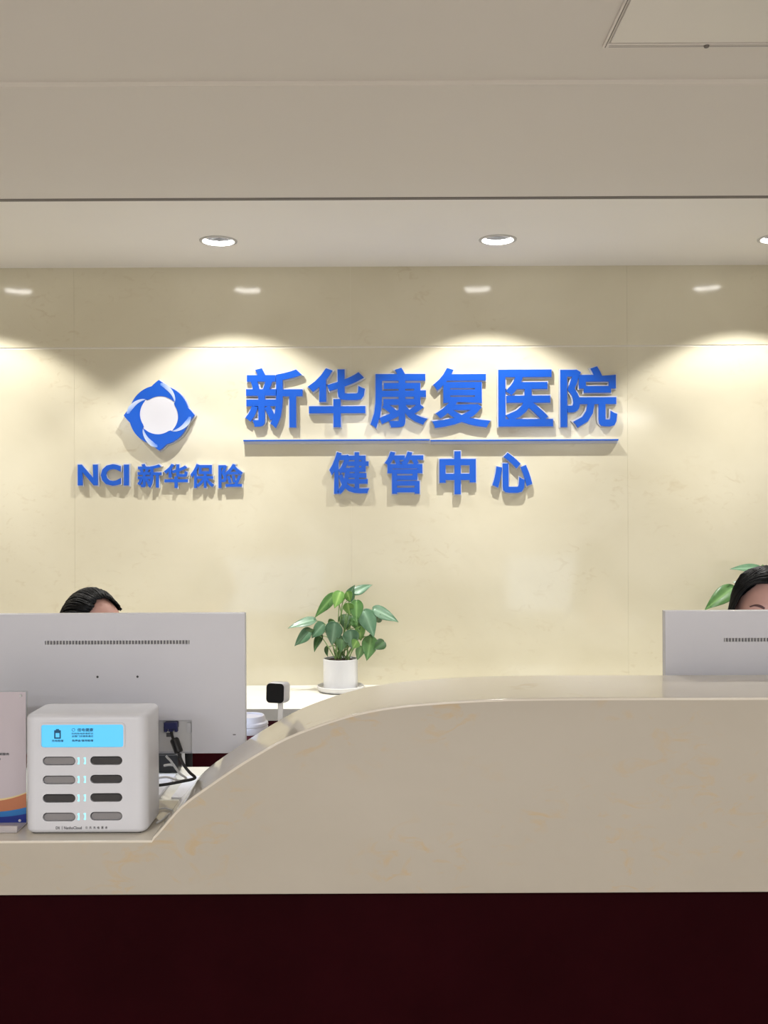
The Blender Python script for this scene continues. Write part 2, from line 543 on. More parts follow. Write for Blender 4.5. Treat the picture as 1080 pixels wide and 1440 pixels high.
bm = bmesh.new()
bx(bm, hx0 + .0035, hx0 + .0052, hy0 + .002, hy1 - .002, Z_NEAR - 0.0042, Z_NEAR, 0)
for q in (.0045, .0095):
    bx(bm, hx0 + .01, hx1 - .002, hy1 - q - .0007, hy1 - q + .0007, Z_NEAR - 0.0042, Z_NEAR, 0)
obj('edge_seal', bm, M['gap'], t)
lp = P(993, 63, h0.y - 0.006)
bm = bmesh.new()
lathe(bm, [(0, Z_NEAR - 0.0075), (0.004, Z_NEAR - 0.007), (0.005, Z_NEAR - 0.004)], lp.x, h0.y - 0.008, 20)
obj('latch', bm, M['gap'], t, True)

# ------------------------------------------------------------------ downlights
D_L = 3.36
dl_x = [P(307, 338, D_L).x + k * 0.943 for k in (-1, 0, 1, 2)]
dl_label = ['round recessed downlight seen only as the glint at the far left of the back wall',
            'round recessed downlight with grey ring above the round blue emblem and first big character',
            'round recessed downlight with grey ring above the fourth and fifth big blue characters',
            'round recessed downlight cut by the right edge of the photo']
def downlight(x, label):
    r, depth = 0.052, 0.05
    z = Z_BAY
    t = thing('downlight', label, 'ceiling light', (x, D_L, z), 'downlights along the back wall')
    bm = bmesh.new()
    lathe(bm, [(r, z + 0.001), (r, z - 0.003), (r + 0.004, z - 0.0045), (r + 0.011, z - 0.003), (r + 0.012, z + 0.001)], x, D_L, 48, False, False)
    obj('trim_ring', bm, M['trimring'], t, True)
    bm = bmesh.new()     # lit lower reflector drawn as a glowing collar, then its darker part and cap
    lathe(bm, [(r, z - 0.003), (r - 0.003, z + 0.011)], x, D_L, 48, False, False)
    obj('lit_reflector', bm, M['lens'], t, True)
    bm = bmesh.new()
    lathe(bm, [(r - 0.003, z + 0.011), (r - 0.010, z + 0.034), (r - 0.016, z + 0.046), (0, z + 0.048)], x, D_L, 48, False, False)
    obj('reflector', bm, M['cup'], t, True)
    for pw, an, bl in ((SPOT_W, SPOT_ANGLE, 0.22), (BEAM_W, 74.0, 1.0)):
        d = bpy.data.lights.new('downlight_beam', 'SPOT')
        d.energy = pw; d.spot_size = math.radians(an); d.spot_blend = bl
        d.shadow_soft_size = 0.008; d.color = (1.0, 0.985, 0.95)
        o = bpy.data.objects.new('downlight_beam', d); COL.objects.link(o)
        o.parent = t
        o.location = (0, 0, 0.040)
holes = []
for x in dl_x:
    c = bmesh.new(); lathe(c, [(0.056, Z_BAY - 0.02), (0.056, Z_BAY + 0.06)], x, D_L, 40); holes.append(c)
bpy.context.view_layer.update()
boolean(bay, holes)
for x, lb in zip(dl_x, dl_label):
    downlight(x, lb)

# ================================================================== COUNTER
front_px = [(222, 1170), (254, 1134), (292, 1105.5), (334, 1077), (370, 1055), (405, 1036), (450, 1018.5), (490, 1006),
            (529, 997.5), (572, 991.5), (618, 987.5), (660, 985), (707, 983), (760, 982), (819, 981.5), (900, 981.3), (1000, 981.3)]
crv = [P(px, py, D_FRONT) for px, py in front_px]
crv = [Vector((p.x, 0, p.z)) for p in crv]
zhi = crv[-1].z
x_end = 2.3
pts = catmull([(crv[0].x - 0.012, 0, Z_LOW + 0.004)] + crv, 4) + [Vector((x_end, 0, zhi))]
pts[0].z = Z_LOW
top_line = [(-1.7, Z_LOW)] + [(p.x, max(p.z, Z_LOW)) for p in pts]
zbot = P(540, 1256.5, D_FRONT).z
ctr = thing('reception_counter', 'curved cream stone reception counter on a dark red base', 'counter', (0.3, D_FRONT + 0.15, 0))
TL = 0.028                                   # thickness of the stone top
def down(line, dz):
    """the same line moved dz along its normals, downwards"""
    out = []
    for i, (x, z) in enumerate(line):
        a = Vector(line[max(i - 1, 0)]); b = Vector(line[min(i + 1, len(line) - 1)])
        tt = (b - a).normalized()
        out.append((x + tt.y * dz, z - tt.x * dz))
    return out
# front facing, its upper edge just under the bright arris of the top
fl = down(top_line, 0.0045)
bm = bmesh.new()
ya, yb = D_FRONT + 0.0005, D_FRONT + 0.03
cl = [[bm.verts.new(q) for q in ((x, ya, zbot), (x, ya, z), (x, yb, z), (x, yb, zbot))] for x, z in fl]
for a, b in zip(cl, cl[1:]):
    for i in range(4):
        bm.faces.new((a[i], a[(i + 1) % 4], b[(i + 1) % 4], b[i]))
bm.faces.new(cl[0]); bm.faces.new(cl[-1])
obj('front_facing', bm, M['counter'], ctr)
# top
lo = down(top_line, 0.0046)
lo2 = down(top_line, TL)
bm = bmesh.new()
def ribbon(bm, rows):
    vs = [[bm.verts.new((x, y, z)) for (x, z) in line] for line, y in rows]
    n = len(vs); m_ = len(vs[0])
    for i in range(n):
        for k in range(m_ - 1):
            bm.faces.new((vs[i][k], vs[(i + 1) % n][k], vs[(i + 1) % n][k + 1], vs[i][k + 1]))
    bm.faces.new([v[0] for v in vs]); bm.faces.new([v[-1] for v in vs][::-1])
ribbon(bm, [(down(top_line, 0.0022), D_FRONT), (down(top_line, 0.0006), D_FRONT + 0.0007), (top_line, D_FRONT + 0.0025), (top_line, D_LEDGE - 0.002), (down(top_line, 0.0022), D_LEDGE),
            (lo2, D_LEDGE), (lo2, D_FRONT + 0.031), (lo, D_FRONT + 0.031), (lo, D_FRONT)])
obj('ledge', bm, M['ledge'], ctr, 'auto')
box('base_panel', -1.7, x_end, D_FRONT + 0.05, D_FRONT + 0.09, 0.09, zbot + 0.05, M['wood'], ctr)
box('plinth', -1.7, x_end, D_FRONT + 0.08, D_FRONT + 0.11, 0.0, 0.09, M['dark'], ctr)
box('end_panel', x_end, x_end + 0.03, D_FRONT, D_LEDGE, 0.0, zhi, M['wood_b'], ctr)
box('end_panel', -1.73, -1.7, D_FRONT, D_LEDGE, 0.0, Z_LOW, M['wood_b'], ctr)

# staff desk behind the counter
dk = thing('staff_desk', 'white stone staff desk tucked behind the curved counter', 'desk', (0.3, 2.35, 0))
box('desk_top', -1.7, x_end, D_LEDGE + 0.002, 2.49, Z_LOW - 0.03, Z_LOW, M['desk'], dk, 0.002)
for x in (-1.68, 0.25, x_end - 0.03):
    box('side_panel', x, x + 0.03, D_LEDGE + 0.05, 2.47, 0.0, Z_LOW - 0.03, M['wood_b'], dk, 0.001)
box('modesty_panel', -1.65, x_end - 0.03, D_LEDGE + 0.025, D_LEDGE + 0.045, 0.05, Z_LOW - 0.03, M['wood_b'], dk)

# low cabinet along the back wall and its worktop
cf = P(440, 996, 0.646 * F / 276).y
lc = thing('storage_cabinet', 'low dark red storage cabinet along the back wall', 'cabinet', (0.2, cf + 0.2, 0))
CX0, CX1 = -2.0, 2.4
box('carcass', CX0, CX1, cf + 0.05, D_WALL - 0.002, 0.08, Z_CRED - 0.04, M['wood_b'], lc)
box('plinth', CX0, CX1, cf + 0.09, D_WALL - 0.002, 0.0, 0.08, M['dark'], lc)
nd = 8
for k in range(nd):
    a = CX0 + (CX1 - CX0) * k / nd; b = CX0 + (CX1 - CX0) * (k + 1) / nd
    d = box('door', a + .0015, b - .0015, cf + 0.032, cf + 0.05, 0.085, Z_CRED - 0.045, M['wood_b'], lc, 0.001)
    hx = b - 0.05 if k % 2 == 0 else a + 0.05
    bm = bmesh.new()
    bx(bm, hx - .006, hx + .006, cf + .010, cf + .018, 0.52, 0.64, .002)
    bx(bm, hx - .005, hx + .005, cf + .014, cf + .032, 0.525, 0.537); bx(bm, hx - .005, hx + .005, cf + .014, cf + .032, 0.623, 0.635)
    obj('handle', bm, M['steel'], d)
tag(box('cabinet_worktop', CX0, CX1, cf, D_WALL - 0.001, Z_CRED - 0.04, Z_CRED, M['desk'], None, 0.002),
    'white stone worktop running along the back wall under the potted plant', 'worktop')

# ================================================================== SIGNS ON THE BACK WALL
YS = D_WALL - 0.001
def rect_on_wall(px0, px1, py0, py1, d=D_WALL - 0.03):
    a = P(px0, py1, d); b = P(px1, py0, d)
    return a.x, b.x, a.z, b.z
def sign(name, label, items, yface=0.020, tb=0.013, group=None, cat='sign'):
    """raised characters: a blue face on a slightly larger pale backing that stands on the wall"""
    x0 = min(i[1] for i in items); x1 = max(i[2] for i in items); y1 = max(i[4] for i in items)
    base = P((x0 + x1) / 2, y1, D_WALL)
    t = thing(name, label, cat, (base.x, YS, base.z), group)
    for txt, a, b, c, d, bold in items:
        r = rect_on_wall(a, b, c, d)
        face = link('character', fit_glyph(txt, *r, YS - yface, yface - tb, bold), M['blue'], t)
        link('backing', fit_glyph(txt, *r, YS - tb, tb, bold + 0.02, 0.0042), M['silver'], face)
    return t
B1 = 0.021
sign('hospital_name_sign', 'row of six large raised blue Chinese characters on the cream wall', [
    ('新', 344.5, 425, 517, 602, B1), ('华', 432.7, 513.5, 517, 600.5, B1), ('康', 521, 601, 516.5, 602, B1),
    ('复', 608, 690, 516.5, 601.5, B1), ('医', 701.5, 778, 519, 599.5, B1), ('院', 789, 868.5, 514.5, 601, B1)])
sign('department_sign', 'row of four smaller raised blue Chinese characters under the thin blue line', [
    ('健', 463, 519, 635, 695, .024), ('管', 541, 595.5, 634.5, 694.5, .024), ('中', 618.5, 669.5, 634, 695, .036),
    ('心', 693, 749, 636, 693, .036)], 0.018, 0.012)
sign('insurer_name_sign', 'small raised blue Latin and Chinese lettering under the round emblem', [
    ('N', 108, 136, 653, 682.5, 0.042), ('C', 140.5, 168.5, 652.5, 683, 0.042), ('I', 173, 180, 653, 682.5, 0.042),
    ('新', 192, 226, 652, 686, 0.024), ('华', 229.5, 263, 652, 686, 0.024), ('保', 267, 300, 652, 686, 0.024),
    ('险', 306.5, 340.5, 652, 686, 0.024)], 0.018, 0.012)
# the thin line, in two lengths
lt = thing('divider_line', 'thin horizontal blue line between the two rows of blue characters', 'sign', (P(606, 620, D_WALL).x, YS, P(606, 622, D_WALL).z))
for a, b in ((342, 604.5), (605.5, 870)):
    r = rect_on_wall(a, b, 617.3, 620.4)
    s = box('strip', r[0], r[1], YS - 0.026, YS - 0.018, r[2], r[3], M['blue'], lt)
    r = rect_on_wall(a, b, 617.0, 624.2)
    box('backing', r[0], r[1], YS - 0.018, YS, r[2], r[3], M['silver'], s)

# emblem
ec = P(223.8, 584, D_WALL - 0.03)
k = (D_WALL - 0.03) / F                     # metres per pixel there
et = thing('round_emblem', 'round blue emblem with four points and a pale centre on the wall', 'emblem', (ec.x, YS, ec.z - 50 * k))
def outline(r0, tip, half, n=240, p=1.05):
    out = []
    for i in range(n):
        a = 2 * PI * i / n
        q = ((a + PI / 4) % (PI / 2)) - PI / 4
        s = max(0.0, 1 - abs(q) / half)
        out.append((r0 + (tip - r0) * s ** p, a))
    return out
def polar(pl, s=1.0):
    return [(ec.x + r * s * k * math.cos(a), ec.z + r * s * k * math.sin(a)) for r, a in pl]
HALF = math.radians(14)
bm = bmesh.new(); prism(bm, polar(outline(43.4, 51.3, HALF)), YS - 0.018, YS)
obj('backing', bm, M['silver'], et)
def ring_prism(bm, outer, inner, y0, y1):
    n = len(outer)
    vs = [[bm.verts.new((x, y, z)) for x, z in l] for l, y in ((outer, y0), (outer, y1), (inner, y1), (inner, y0))]
    for i in range(4):
        for j in range(n):
            bm.faces.new((vs[i][j], vs[(i + 1) % 4][j], vs[(i + 1) % 4][(j + 1) % n], vs[i][(j + 1) % n]))
inner = []
for i in range(240):
    a = 2 * PI * i / 240
    q = ((a - math.radians(38)) % (PI / 2))          # four blades whose inner edges step at the notches
    inner.append((28.2 - 2.6 * q / (PI / 2) + 1.2 * math.exp(-((min(q, PI / 2 - q)) / 0.09) ** 2), a))
bm = bmesh.new(); ring_prism(bm, polar(outline(42, 49.5, HALF)), polar(inner), YS - 0.032, YS - 0.018)
ring = obj('blue_ring', bm, M['blue'], et)
bm = bmesh.new(); prism(bm, polar([(28.4, 2 * PI * i / 96) for i in range(96)]), YS - 0.0305, YS - 0.018)
obj('centre_disc', bm, M['disc'], et)
gm = bpy.data.materials.new('blade_highlight_print'); gm.use_nodes = True
nt = gm.node_tree
at = nt.nodes.new('ShaderNodeAttribute'); at.attribute_name = 'fade'
mx = nt.nodes.new('ShaderNodeMix'); mx.data_type = 'RGBA'
mx.inputs['A'].default_value = (0.05, 0.22, 0.78, 1); mx.inputs['B'].default_value = (0.60, 0.68, 0.84, 1)
nt.links.new(at.outputs['Fac'], mx.inputs['Factor']); nt.links.new(mx.outputs['Result'], nt.nodes['Principled BSDF'].inputs['Base Color'])
nt.nodes['Principled BSDF'].inputs['Roughness'].default_value = 0.35
for q in range(4):
    bm = bmesh.new()
    A = math.radians(90 - 90 * q)
    rows = []
    n = 12
    for i in range(n + 1):
        s = i / n
        ang = A - math.radians(3 + 47 * s)                # a blade that sweeps from the point to the inner notch
        rc = 43.5 - 14.2 * s ** 1.25
        wd = 4.0 * (1 - s) ** 0.6 * min(1, 0.35 + s * 2.5) + 0.25
        rows.append(((ec.x + (rc - wd) * k * math.cos(ang), ec.z + (rc - wd) * k * math.sin(ang)),
                     (ec.x + (rc + wd) * k * math.cos(ang), ec.z + (rc + wd) * k * math.sin(ang)), s))
    vs = []
    for l, r_, s in rows:
        vs.append([bm.verts.new((p[0], y, p[1])) for p, y in ((l, YS - .0328), (r_, YS - .0328), (r_, YS - .0315), (l, YS - .0315))])
    for a, b in zip(vs, vs[1:]):
        for j in range(4):
            bm.faces.new((a[j], a[(j + 1) % 4], b[(j + 1) % 4], b[j]))
    bm.faces.new(vs[0]); bm.faces.new(vs[-1])
    o = obj('highlight_blade', bm, gm, et)
    fa = o.data.attributes.new('fade', 'FLOAT', 'POINT')
    for i in range(len(o.data.vertices)):
        s = (i // 4) / n
        fa.data[i].value = min(1, max(0, 1.15 * math.sin(PI * min(1, s * 0.62 + 0.14)) ** 1.5 - (0.4 if i % 4 in (0, 3) else 0)))

# ================================================================== MONITORS
DM = 2.24
MPP = DM / F
def monitor(label, px_left, px_right, py_top, py_bot, slit0, slit1, slit_y, recess):
    a = P(px_left, py_bot, DM); b = P(px_right, py_top, DM)
    x0, x1, z0, z1 = a.x, b.x, a.z, b.z
    cx = (x0 + x1) / 2
    t = thing('computer_monitor', label, 'monitor', (cx, DM + 0.02, Z_LOW), 'monitors of the two workplaces')
    bm = bmesh.new()
    bx(bm, x0, x1, DM, DM + 0.022, z0, z1, 0.0025, 2)
    h = obj('housing', bm, M['mon'], t)
    cut = []
    s0, s1 = P(slit0, slit_y - 2.2, DM), P(slit1, slit_y + 2.2, DM)
    c = bmesh.new(); bx(c, s0.x, s1.x, DM - 0.01, DM + 0.006, s1.z, s0.z); cut.append(c)
    if recess:
        r0, r1 = P(recess[0], recess[1], DM), P(recess[2], recess[3], DM)
        c = bmesh.new(); bx(c, r0.x, r1.x, DM - 0.01, DM + 0.012, r1.z, r0.z); cut.append(c)
    boolean(h, [_shift(c, h) for c in cut])
    # slit: grey back and a comb of small bars
    v = box('vent', s0.x, s1.x, DM + 0.0045, DM + 0.006, s1.z, s0.z, M['vent'], t)
    bm = bmesh.new()
    n = 46
    for i in range(n):
        xx = s0.x + (s1.x - s0.x) * (i + 0.5) / n
        bx(bm, xx - 0.0011, xx + 0.0011, DM + 0.0008, DM + 0.0046, s1.z, s0.z)
    tag(obj('grille_bars', bm, M['port'], v), kind='stuff')
    for dx in (-0.045, 0.045):
        bm = bmesh.new()
        sx, sz = cx - 0.0 + dx * 1.0, P(165, 951.5, DM).z - P(165, py_top, DM).z + z1 if False else z1 - 89 * MPP
        n0 = len(bm.verts)
        lathe(bm, [(0, 0.0012), (0.0022, 0.001), (0.0026, 0.0)], 0, 0, 14)
        for vv in bm.verts:
            vv.co = Vector((sx + vv.co.x, DM - vv.co.z, sz + vv.co.y))
        obj('screw', bm, M['slot'], t)
    box('screen', x0 + 0.008, x1 - 0.008, DM + 0.022, DM + 0.0235, z0 + 0.022, z1 - 0.008, M['screen'], t)
    bm = bmesh.new()
    for a_ in ((x0 + .001, x1 - .001, z1 - .008, z1 - .001), (x0 + .001, x1 - .001, z0 + .001, z0 + .022), (x0 + .001, x0 + .008, z0 + .022, z1 - .008), (x1 - .008, x1 - .001, z0 + .022, z1 - .008)):
        bx(bm, a_[0], a_[1], DM + 0.022, DM + 0.0245, a_[2], a_[3])
    obj('bezel', bm, M['dark'], t)
    # stand
    bm = bmesh.new()
    bx(bm, cx - 0.035, cx + 0.035, DM - 0.022, DM - 0.001, Z_LOW + 0.008, z0 + 0.10, 0.006)
    obj('stand_neck', bm, M['mon'], t, 'auto')
    bm = bmesh.new()
    bx(bm, cx - 0.10, cx + 0.10, DM - 0.035, DM + 0.15, Z_LOW, Z_LOW + 0.009, 0.003)
    obj('stand_base', bm, M['mon'], t, 'auto')
    if recess:
        box('port_panel', r0.x + .0004, r1.x - .0004, DM + 0.010, DM + 0.012, z0 + 0.002, r0.z - .0004, M['port'], t)
        for px, w_ in ((227, 3.0), (229.5, 2.0), (262, 6)):
            q = P(px, 1017, DM)
            box('socket', q.x, q.x + w_ * MPP, DM + 0.004, DM + 0.0101, q.z - 0.022, q.z, M['silver'], t)
        q = P(232.5, 1032, DM)
        box('sticker', q.x, q.x + 6.5 * MPP, DM + 0.0095, DM + 0.0101, q.z - 0.009, q.z, M['ink'], t)
        q = P(327.5, 1032.5, DM)
        box('lock_slot', q.x, q.x + 4 * MPP, DM - 0.0004, DM + 0.001, q.z - 0.0018, q.z, M['slot'], t)
    return t
def _shift(bm, o):
    """cutters are given in world space; the housing's own frame is its parent's"""
    return bm
# booleans need the object's world matrix up to date
_bool0 = boolean
def boolean(o, cutters):
    bpy.context.view_layer.update()
    _bool0(o, cutters)
monitor('white monitor seen from behind, black haired head just above it, charging station in front', -14, 344.5, 862, 1061, 63, 266.5, 903.5, (222, 1013, 270, 1059.5))
monitor('white monitor seen from behind at the right edge on the high counter side', 936, 1294, 857.5, 1056, 1018, 1221, 899.5, None)

# ================================================================== POWER BANK STATION
PD = 1.967
p0 = P(34, 1172, PD); p1 = P(207, 1003.5, PD)
sx0, sx1, sz1 = p0.x, p1.x - 0.002, 1.072
sy0, sy1 = PD, PD + 0.128
st = thing('charging_station', 'white power bank rental station with blue display and eight slots', 'charger', ((sx0 + sx1) / 2, (sy0 + sy1) / 2, Z_LOW))
bm = bmesh.new()
bx(bm, sx0, sx1, sy0, sy1, Z_LOW + 0.002, sz1)
ve = [e for e in bm.edges if abs((e.verts[0].co - e.verts[1].co).z) > 0.1]
bmesh.ops.bevel(bm, geom=ve, offset=0.022, segments=7, affect='EDGES', profile=0.5)
te = [e for e in bm.edges if len(e.link_faces) == 2 and any(abs(f.normal.z) > 0.9 for f in e.link_faces) and not all(abs(f.normal.z) > 0.9 for f in e.link_faces)]
bmesh.ops.bevel(bm, geom=te, offset=0.010, segments=4, affect='EDGES', profile=0.5)
hs = obj('housing', bm, M['white'], st, 'auto')
rows_l = (1070.3, 1096.9, 1122.8, 1149)
rows_r = (1069.7, 1095.7, 1121.6, 1147.8)
cutters, slots = [], []
for i in range(4):
    for a, b, yy in ((60, 106, rows_l[i]), (126.7, 172, rows_r[i])):
        q0, q1 = P(a, yy, PD), P(b, yy, PD)
        w_ = q1.x - q0.x; h_ = 12.2 * PD / F
        c = bmesh.new(); prism(c, capsule((q0.x + q1.x) / 2, q0.z, w_, h_), PD - 0.01, PD + 0.105)
        cutters.append(c); slots.append(((q0.x + q1.x) / 2, (q0.z + q1.z) / 2, w_, h_, i, a < 100))
L0, L1 = P(57, 1018, PD), P(175, 1051.5, PD)
c = bmesh.new(); prism(c, rrect(L0.x, L1.x, L1.z, L0.z, 0.006), PD - 0.01, PD + 0.004); cutters.append(c)
boolean(hs, cutters)
hs.data.materials.clear(); hs.data.materials.append(M['white'])
# display: raised bezel, lit panel, print
bm = bmesh.new()
ring_prism(bm, rrect(L0.x - .0016, L1.x + .0016, L1.z - .0016, L0.z + .0016, 0.007), rrect(L0.x + .0016, L1.x - .0016, L1.z + .0016, L0.z - .0016, 0.005), PD - 0.0022, PD + 0.003)
obj('display_bezel', bm, M['white'], st)
bm = bmesh.new(); prism(bm, rrect(L0.x + .0006, L1.x - .0006, L1.z + .0006, L0.z - .0006, 0.0055), PD + 0.0012, PD + 0.0035)
dsp = obj('display', bm, M['lcd'], st)
ms = []
def pr(txt, a, b, c_, d_, bold=0.01):
    q0, q1 = P(a, d_, PD), P(b, c_, PD)
    ms.append(fit_glyph(txt, q0.x, q1.x, q0.z, q1.z, PD + 0.0006, 0.0006, bold))
pr('倍电健康', 108.5, 131, 1024, 1029, 0.015)
pr('扫码取电即借即还', 100.5, 131, 1030.5, 1033, 0.01)
pr('全国门店通借通还', 100.5, 131, 1034, 1036.8, 0.01)
pr('免押金/信用租借', 100.8, 131, 1040, 1043.2, 0.025)
pr('充电租借', 72.5, 89, 1040.3, 1043.6, 0.02)
bm = bmesh.new()
q = P(103, 1026.5, PD)
cc = [(q.x + .0032 * math.cos(2 * PI * i / 24), q.z + .0032 * math.sin(2 * PI * i / 24)) for i in range(24)]
ci = [(q.x + .0025 * math.cos(2 * PI * i / 24), q.z + .0025 * math.sin(2 * PI * i / 24)) for i in range(24)]
ring_prism(bm, cc, ci, PD + .0006, PD + .0012)
b0, b1 = P(76, 1039, PD), P(85.3, 1027, PD)
ring_prism(bm, rrect(b0.x, b1.x, b0.z, b1.z, .001, 6)[:28], rrect(b0.x + .0026, b1.x - .0026, b0.z + .0026, b1.z - .0055, .0004, 6)[:28], PD + .0006, PD + .0012)
bx(bm, (b0.x + b1.x) / 2 - .003, (b0.x + b1.x) / 2 + .003, PD + .0006, PD + .0012, b1.z + .0002, b1.z + .0022)
me = bpy.data.meshes.new('icon'); bm.to_mesh(me); bm.free(); ms.append(me)
meshes_join('display_print', ms, M['inkb'], dsp)
ms = []
def pr2(txt, a, b, c_, d_, bold=0.01):
    q0, q1 = P(a, d_, PD), P(b, c_, PD)
    ms.append(fit_glyph(txt, q0.x, q1.x, q0.z, q1.z, PD - 0.0004, 0.0005, bold))
pr2('DX', 78.5, 84.5, 1162.3, 1166.2, 0.03); pr2('|', 87, 87.6, 1161.8, 1166.6); pr2('NanhoCloud', 90, 115, 1162, 1166.2, 0.02)
for i, ch in enumerate('公共充电服务'):
    pr2(ch, 120 + i * 5.6, 123.2 + i * 5.6, 1162, 1165.6, 0.02)
meshes_join('front_print', ms, M['ink'], st)
for i in range(4):
    for px in (110.8, 119.6):
        yy = (rows_l[i] + rows_r[i]) / 2 - (0.3 if px > 115 else 0)
        q = P(px, yy, PD)
        bm = bmesh.new()
        bx(bm, q.x - .0008, q.x + .0012, PD - .0004, PD + .001, q.z - .0066, q.z + .0066)
        bx(bm, q.x - .0024, q.x - .0008, PD - .0004, PD + .001, q.z + .0040, q.z + .0062)
        bx(bm, q.x - .0024, q.x - .0008, PD - .0004, PD + .001, q.z - .0062, q.z - .0044)
        obj('indicator_light', bm, M['led'], st)
bm = bmesh.new()
bx(bm, sx0 + .014, sx1 - .014, sy0 + .010, sy1 - .014, Z_LOW + .0006, Z_LOW + .006)
obj('rubber_foot', bm, M['slot'], st)
ord_ = ('top', 'second', 'third', 'bottom')
grey = {(0, True), (1, True), (3, True), (3, False)}
for (cx, cz, w_, h_, i, left) in slots:
    isg = (i, left) in grey
    lb = f"{'grey' if isg else 'black'} power bank end in the {ord_[i]} row of slots, column {'under the battery icon' if left else 'farther from the battery icon'}"
    bm = bmesh.new()
    e = 0.0016
    prism(bm, capsule(cx, cz - 0.0006, w_ - 2 * e, h_ - 2 * e), PD + 0.0035, PD + 0.1046)
    prism(bm, capsule(cx, cz - 0.0006, w_ - 2 * e - .002, h_ - 2 * e - .002), PD + 0.0026, PD + 0.0036)
    tag(obj('power_bank', bm, M['pgrey'] if isg else M['pblack'], None, 'auto'), lb, 'power bank', 'power banks in the charging station')

# ================================================================== POSTER STAND
QD = 2.035
a = P(37.5, 972, QD); bz = Z_LOW
ps = thing('poster_stand', 'clear acrylic stand holding a pale printed sheet beside the charging station', 'sign holder', (a.x - 0.1, QD + 0.02, bz))
W_P = 0.21
bm = bmesh.new()
bx(bm, a.x - W_P, a.x, QD, QD + 0.002, bz + 0.004, a.z, 0.0004, 1)
bx(bm, a.x - W_P, a.x, QD + 0.004, QD + 0.006, bz + 0.004, a.z, 0.0004, 1)
obj('clear_panel', bm, M['acrylic'], ps)
bm = bmesh.new()
bx(bm, a.x - W_P, a.x, 1.978, QD + 0.06, bz + .0006, bz + 0.004, 0.0006, 1)
bx(bm, a.x - W_P, a.x, 1.978, 1.984, bz + 0.004, bz + 0.014, 0.0006, 1)
obj('foot', bm, M['frost'], ps)
sh = box('printed_sheet', a.x - W_P + .001, a.x - .0015, QD - 0.0008, QD - 0.0002, P(20, 1158, QD).z, a.z - .001, M['sheet'], ps)
xl = a.x - W_P + .001; xr = a.x - .0015
def band(name, m, ytop, ybot, y):
    """a coloured wave printed at the foot of the sheet; heights in pixels at the right edge and at x=0"""
    n = 14
    top, bot = [], []
    for i in range(n + 1):
        s = i / n
        x = xl + (xr - xl) * s
        px = 540 + x * F / QD
        u = (px - 35) / 35.0
        top.append((x, P(px, min(1157.5, ytop(u)), QD).z)); bot.append((x, P(px, min(1157.8, ybot(u)), QD).z))
    bm = bmesh.new()
    prism(bm, bot + top[::-1], QD - y, QD - y + .0004)
    return obj(name, bm, m, sh)
base_ = lambda u: 1158
band('cream_wave', M['gold'], lambda u: 1114 - 14 * u - 5 * u * u, base_, .0010)
band('orange_wave', M['orange'], lambda u: 1115.5 - 15 * u - 5 * u * u, base_, .0013)
band('azure_wave', M['azure'], lambda u: 1135 - 9 * u - 3 * u * u, base_, .0016)
band('navy_wave', M['navy'], lambda u: 1144 - 7.5 * u - 3 * u * u, base_, .0019)
ms = []
q0, q1 = P(-17, 1062.3, QD), P(13.5, 1058.3, QD); ms.append(fit_glyph('扫码了解服务', q0.x, q1.x, q0.z, q1.z, QD - .0013, .0004, 0.025))
q0, q1 = P(-30, 1069, QD), P(1.2, 1065.5, QD); ms.append(fit_glyph('健康体检预约', q0.x, q1.x, q0.z, q1.z, QD - .0013, .0004, 0.02))
meshes_join('sheet_print', ms, M['ink'], sh)
for px, py, m in ((29.5, 978, 'port'), (28.3, 1153.5, 'white')):
    q = P(px, py, QD)
    bm = bmesh.new(); lathe(bm, [(0, .005), (.0022, .0046), (.0028, .003), (.0028, 0)], 0, 0, 16)
    for v in bm.verts: v.co = Vector((q.x + v.co.x, QD - v.co.z + .0005, q.z + v.co.y))
    obj('fixing_pin', bm, M[m], ps, True)

# ================================================================== DESK THINGS
# face camera on a post behind the ledge
wd = D_LEDGE + 0.014
wp = P(394.5, 1010, wd)
wt = thing('desk_camera', 'small white cube camera with black face on a post behind the curved ledge', 'camera', (wp.x, wd, Z_LOW))
wc = P(391.7, 973.0, wd)
R = Matrix.Translation((wc.x, wd - 0.004, wc.z)) @ Matrix.Rotation(math.radians(-14), 4, 'Z') @ Matrix.Rotation(math.radians(-4), 4, 'X')
bm = bmesh.new(); bx(bm, -.0215, .0215, -.0205, .022, -.0225, .0225, .0085, 5, R)
obj('casing', bm, M['white'], wt, 'auto')
bm = bmesh.new()
prism(bm, rrect(-.0202, .0202, -.0212, .0212, .0085), -.0218, -.0200)
for v in bm.verts: v.co = R @ v.co
obj('black_face', bm, M['blackgloss'], wt)
bm = bmesh.new(); bx(bm, wp.x - .0058, wp.x + .0058, wd - .003, wd + .003, Z_LOW + .004, wc.z - .018, .001, 1)
obj('post', bm, M['pot'], wt)
bm = bmesh.new(); lathe(bm, [(0.034, Z_LOW), (.036, Z_LOW + .002), (.034, Z_LOW + .005), (0, Z_LOW + .006)], wp.x, wd + 0.03, 32)
obj('foot', bm, M['white'], wt, 'auto')

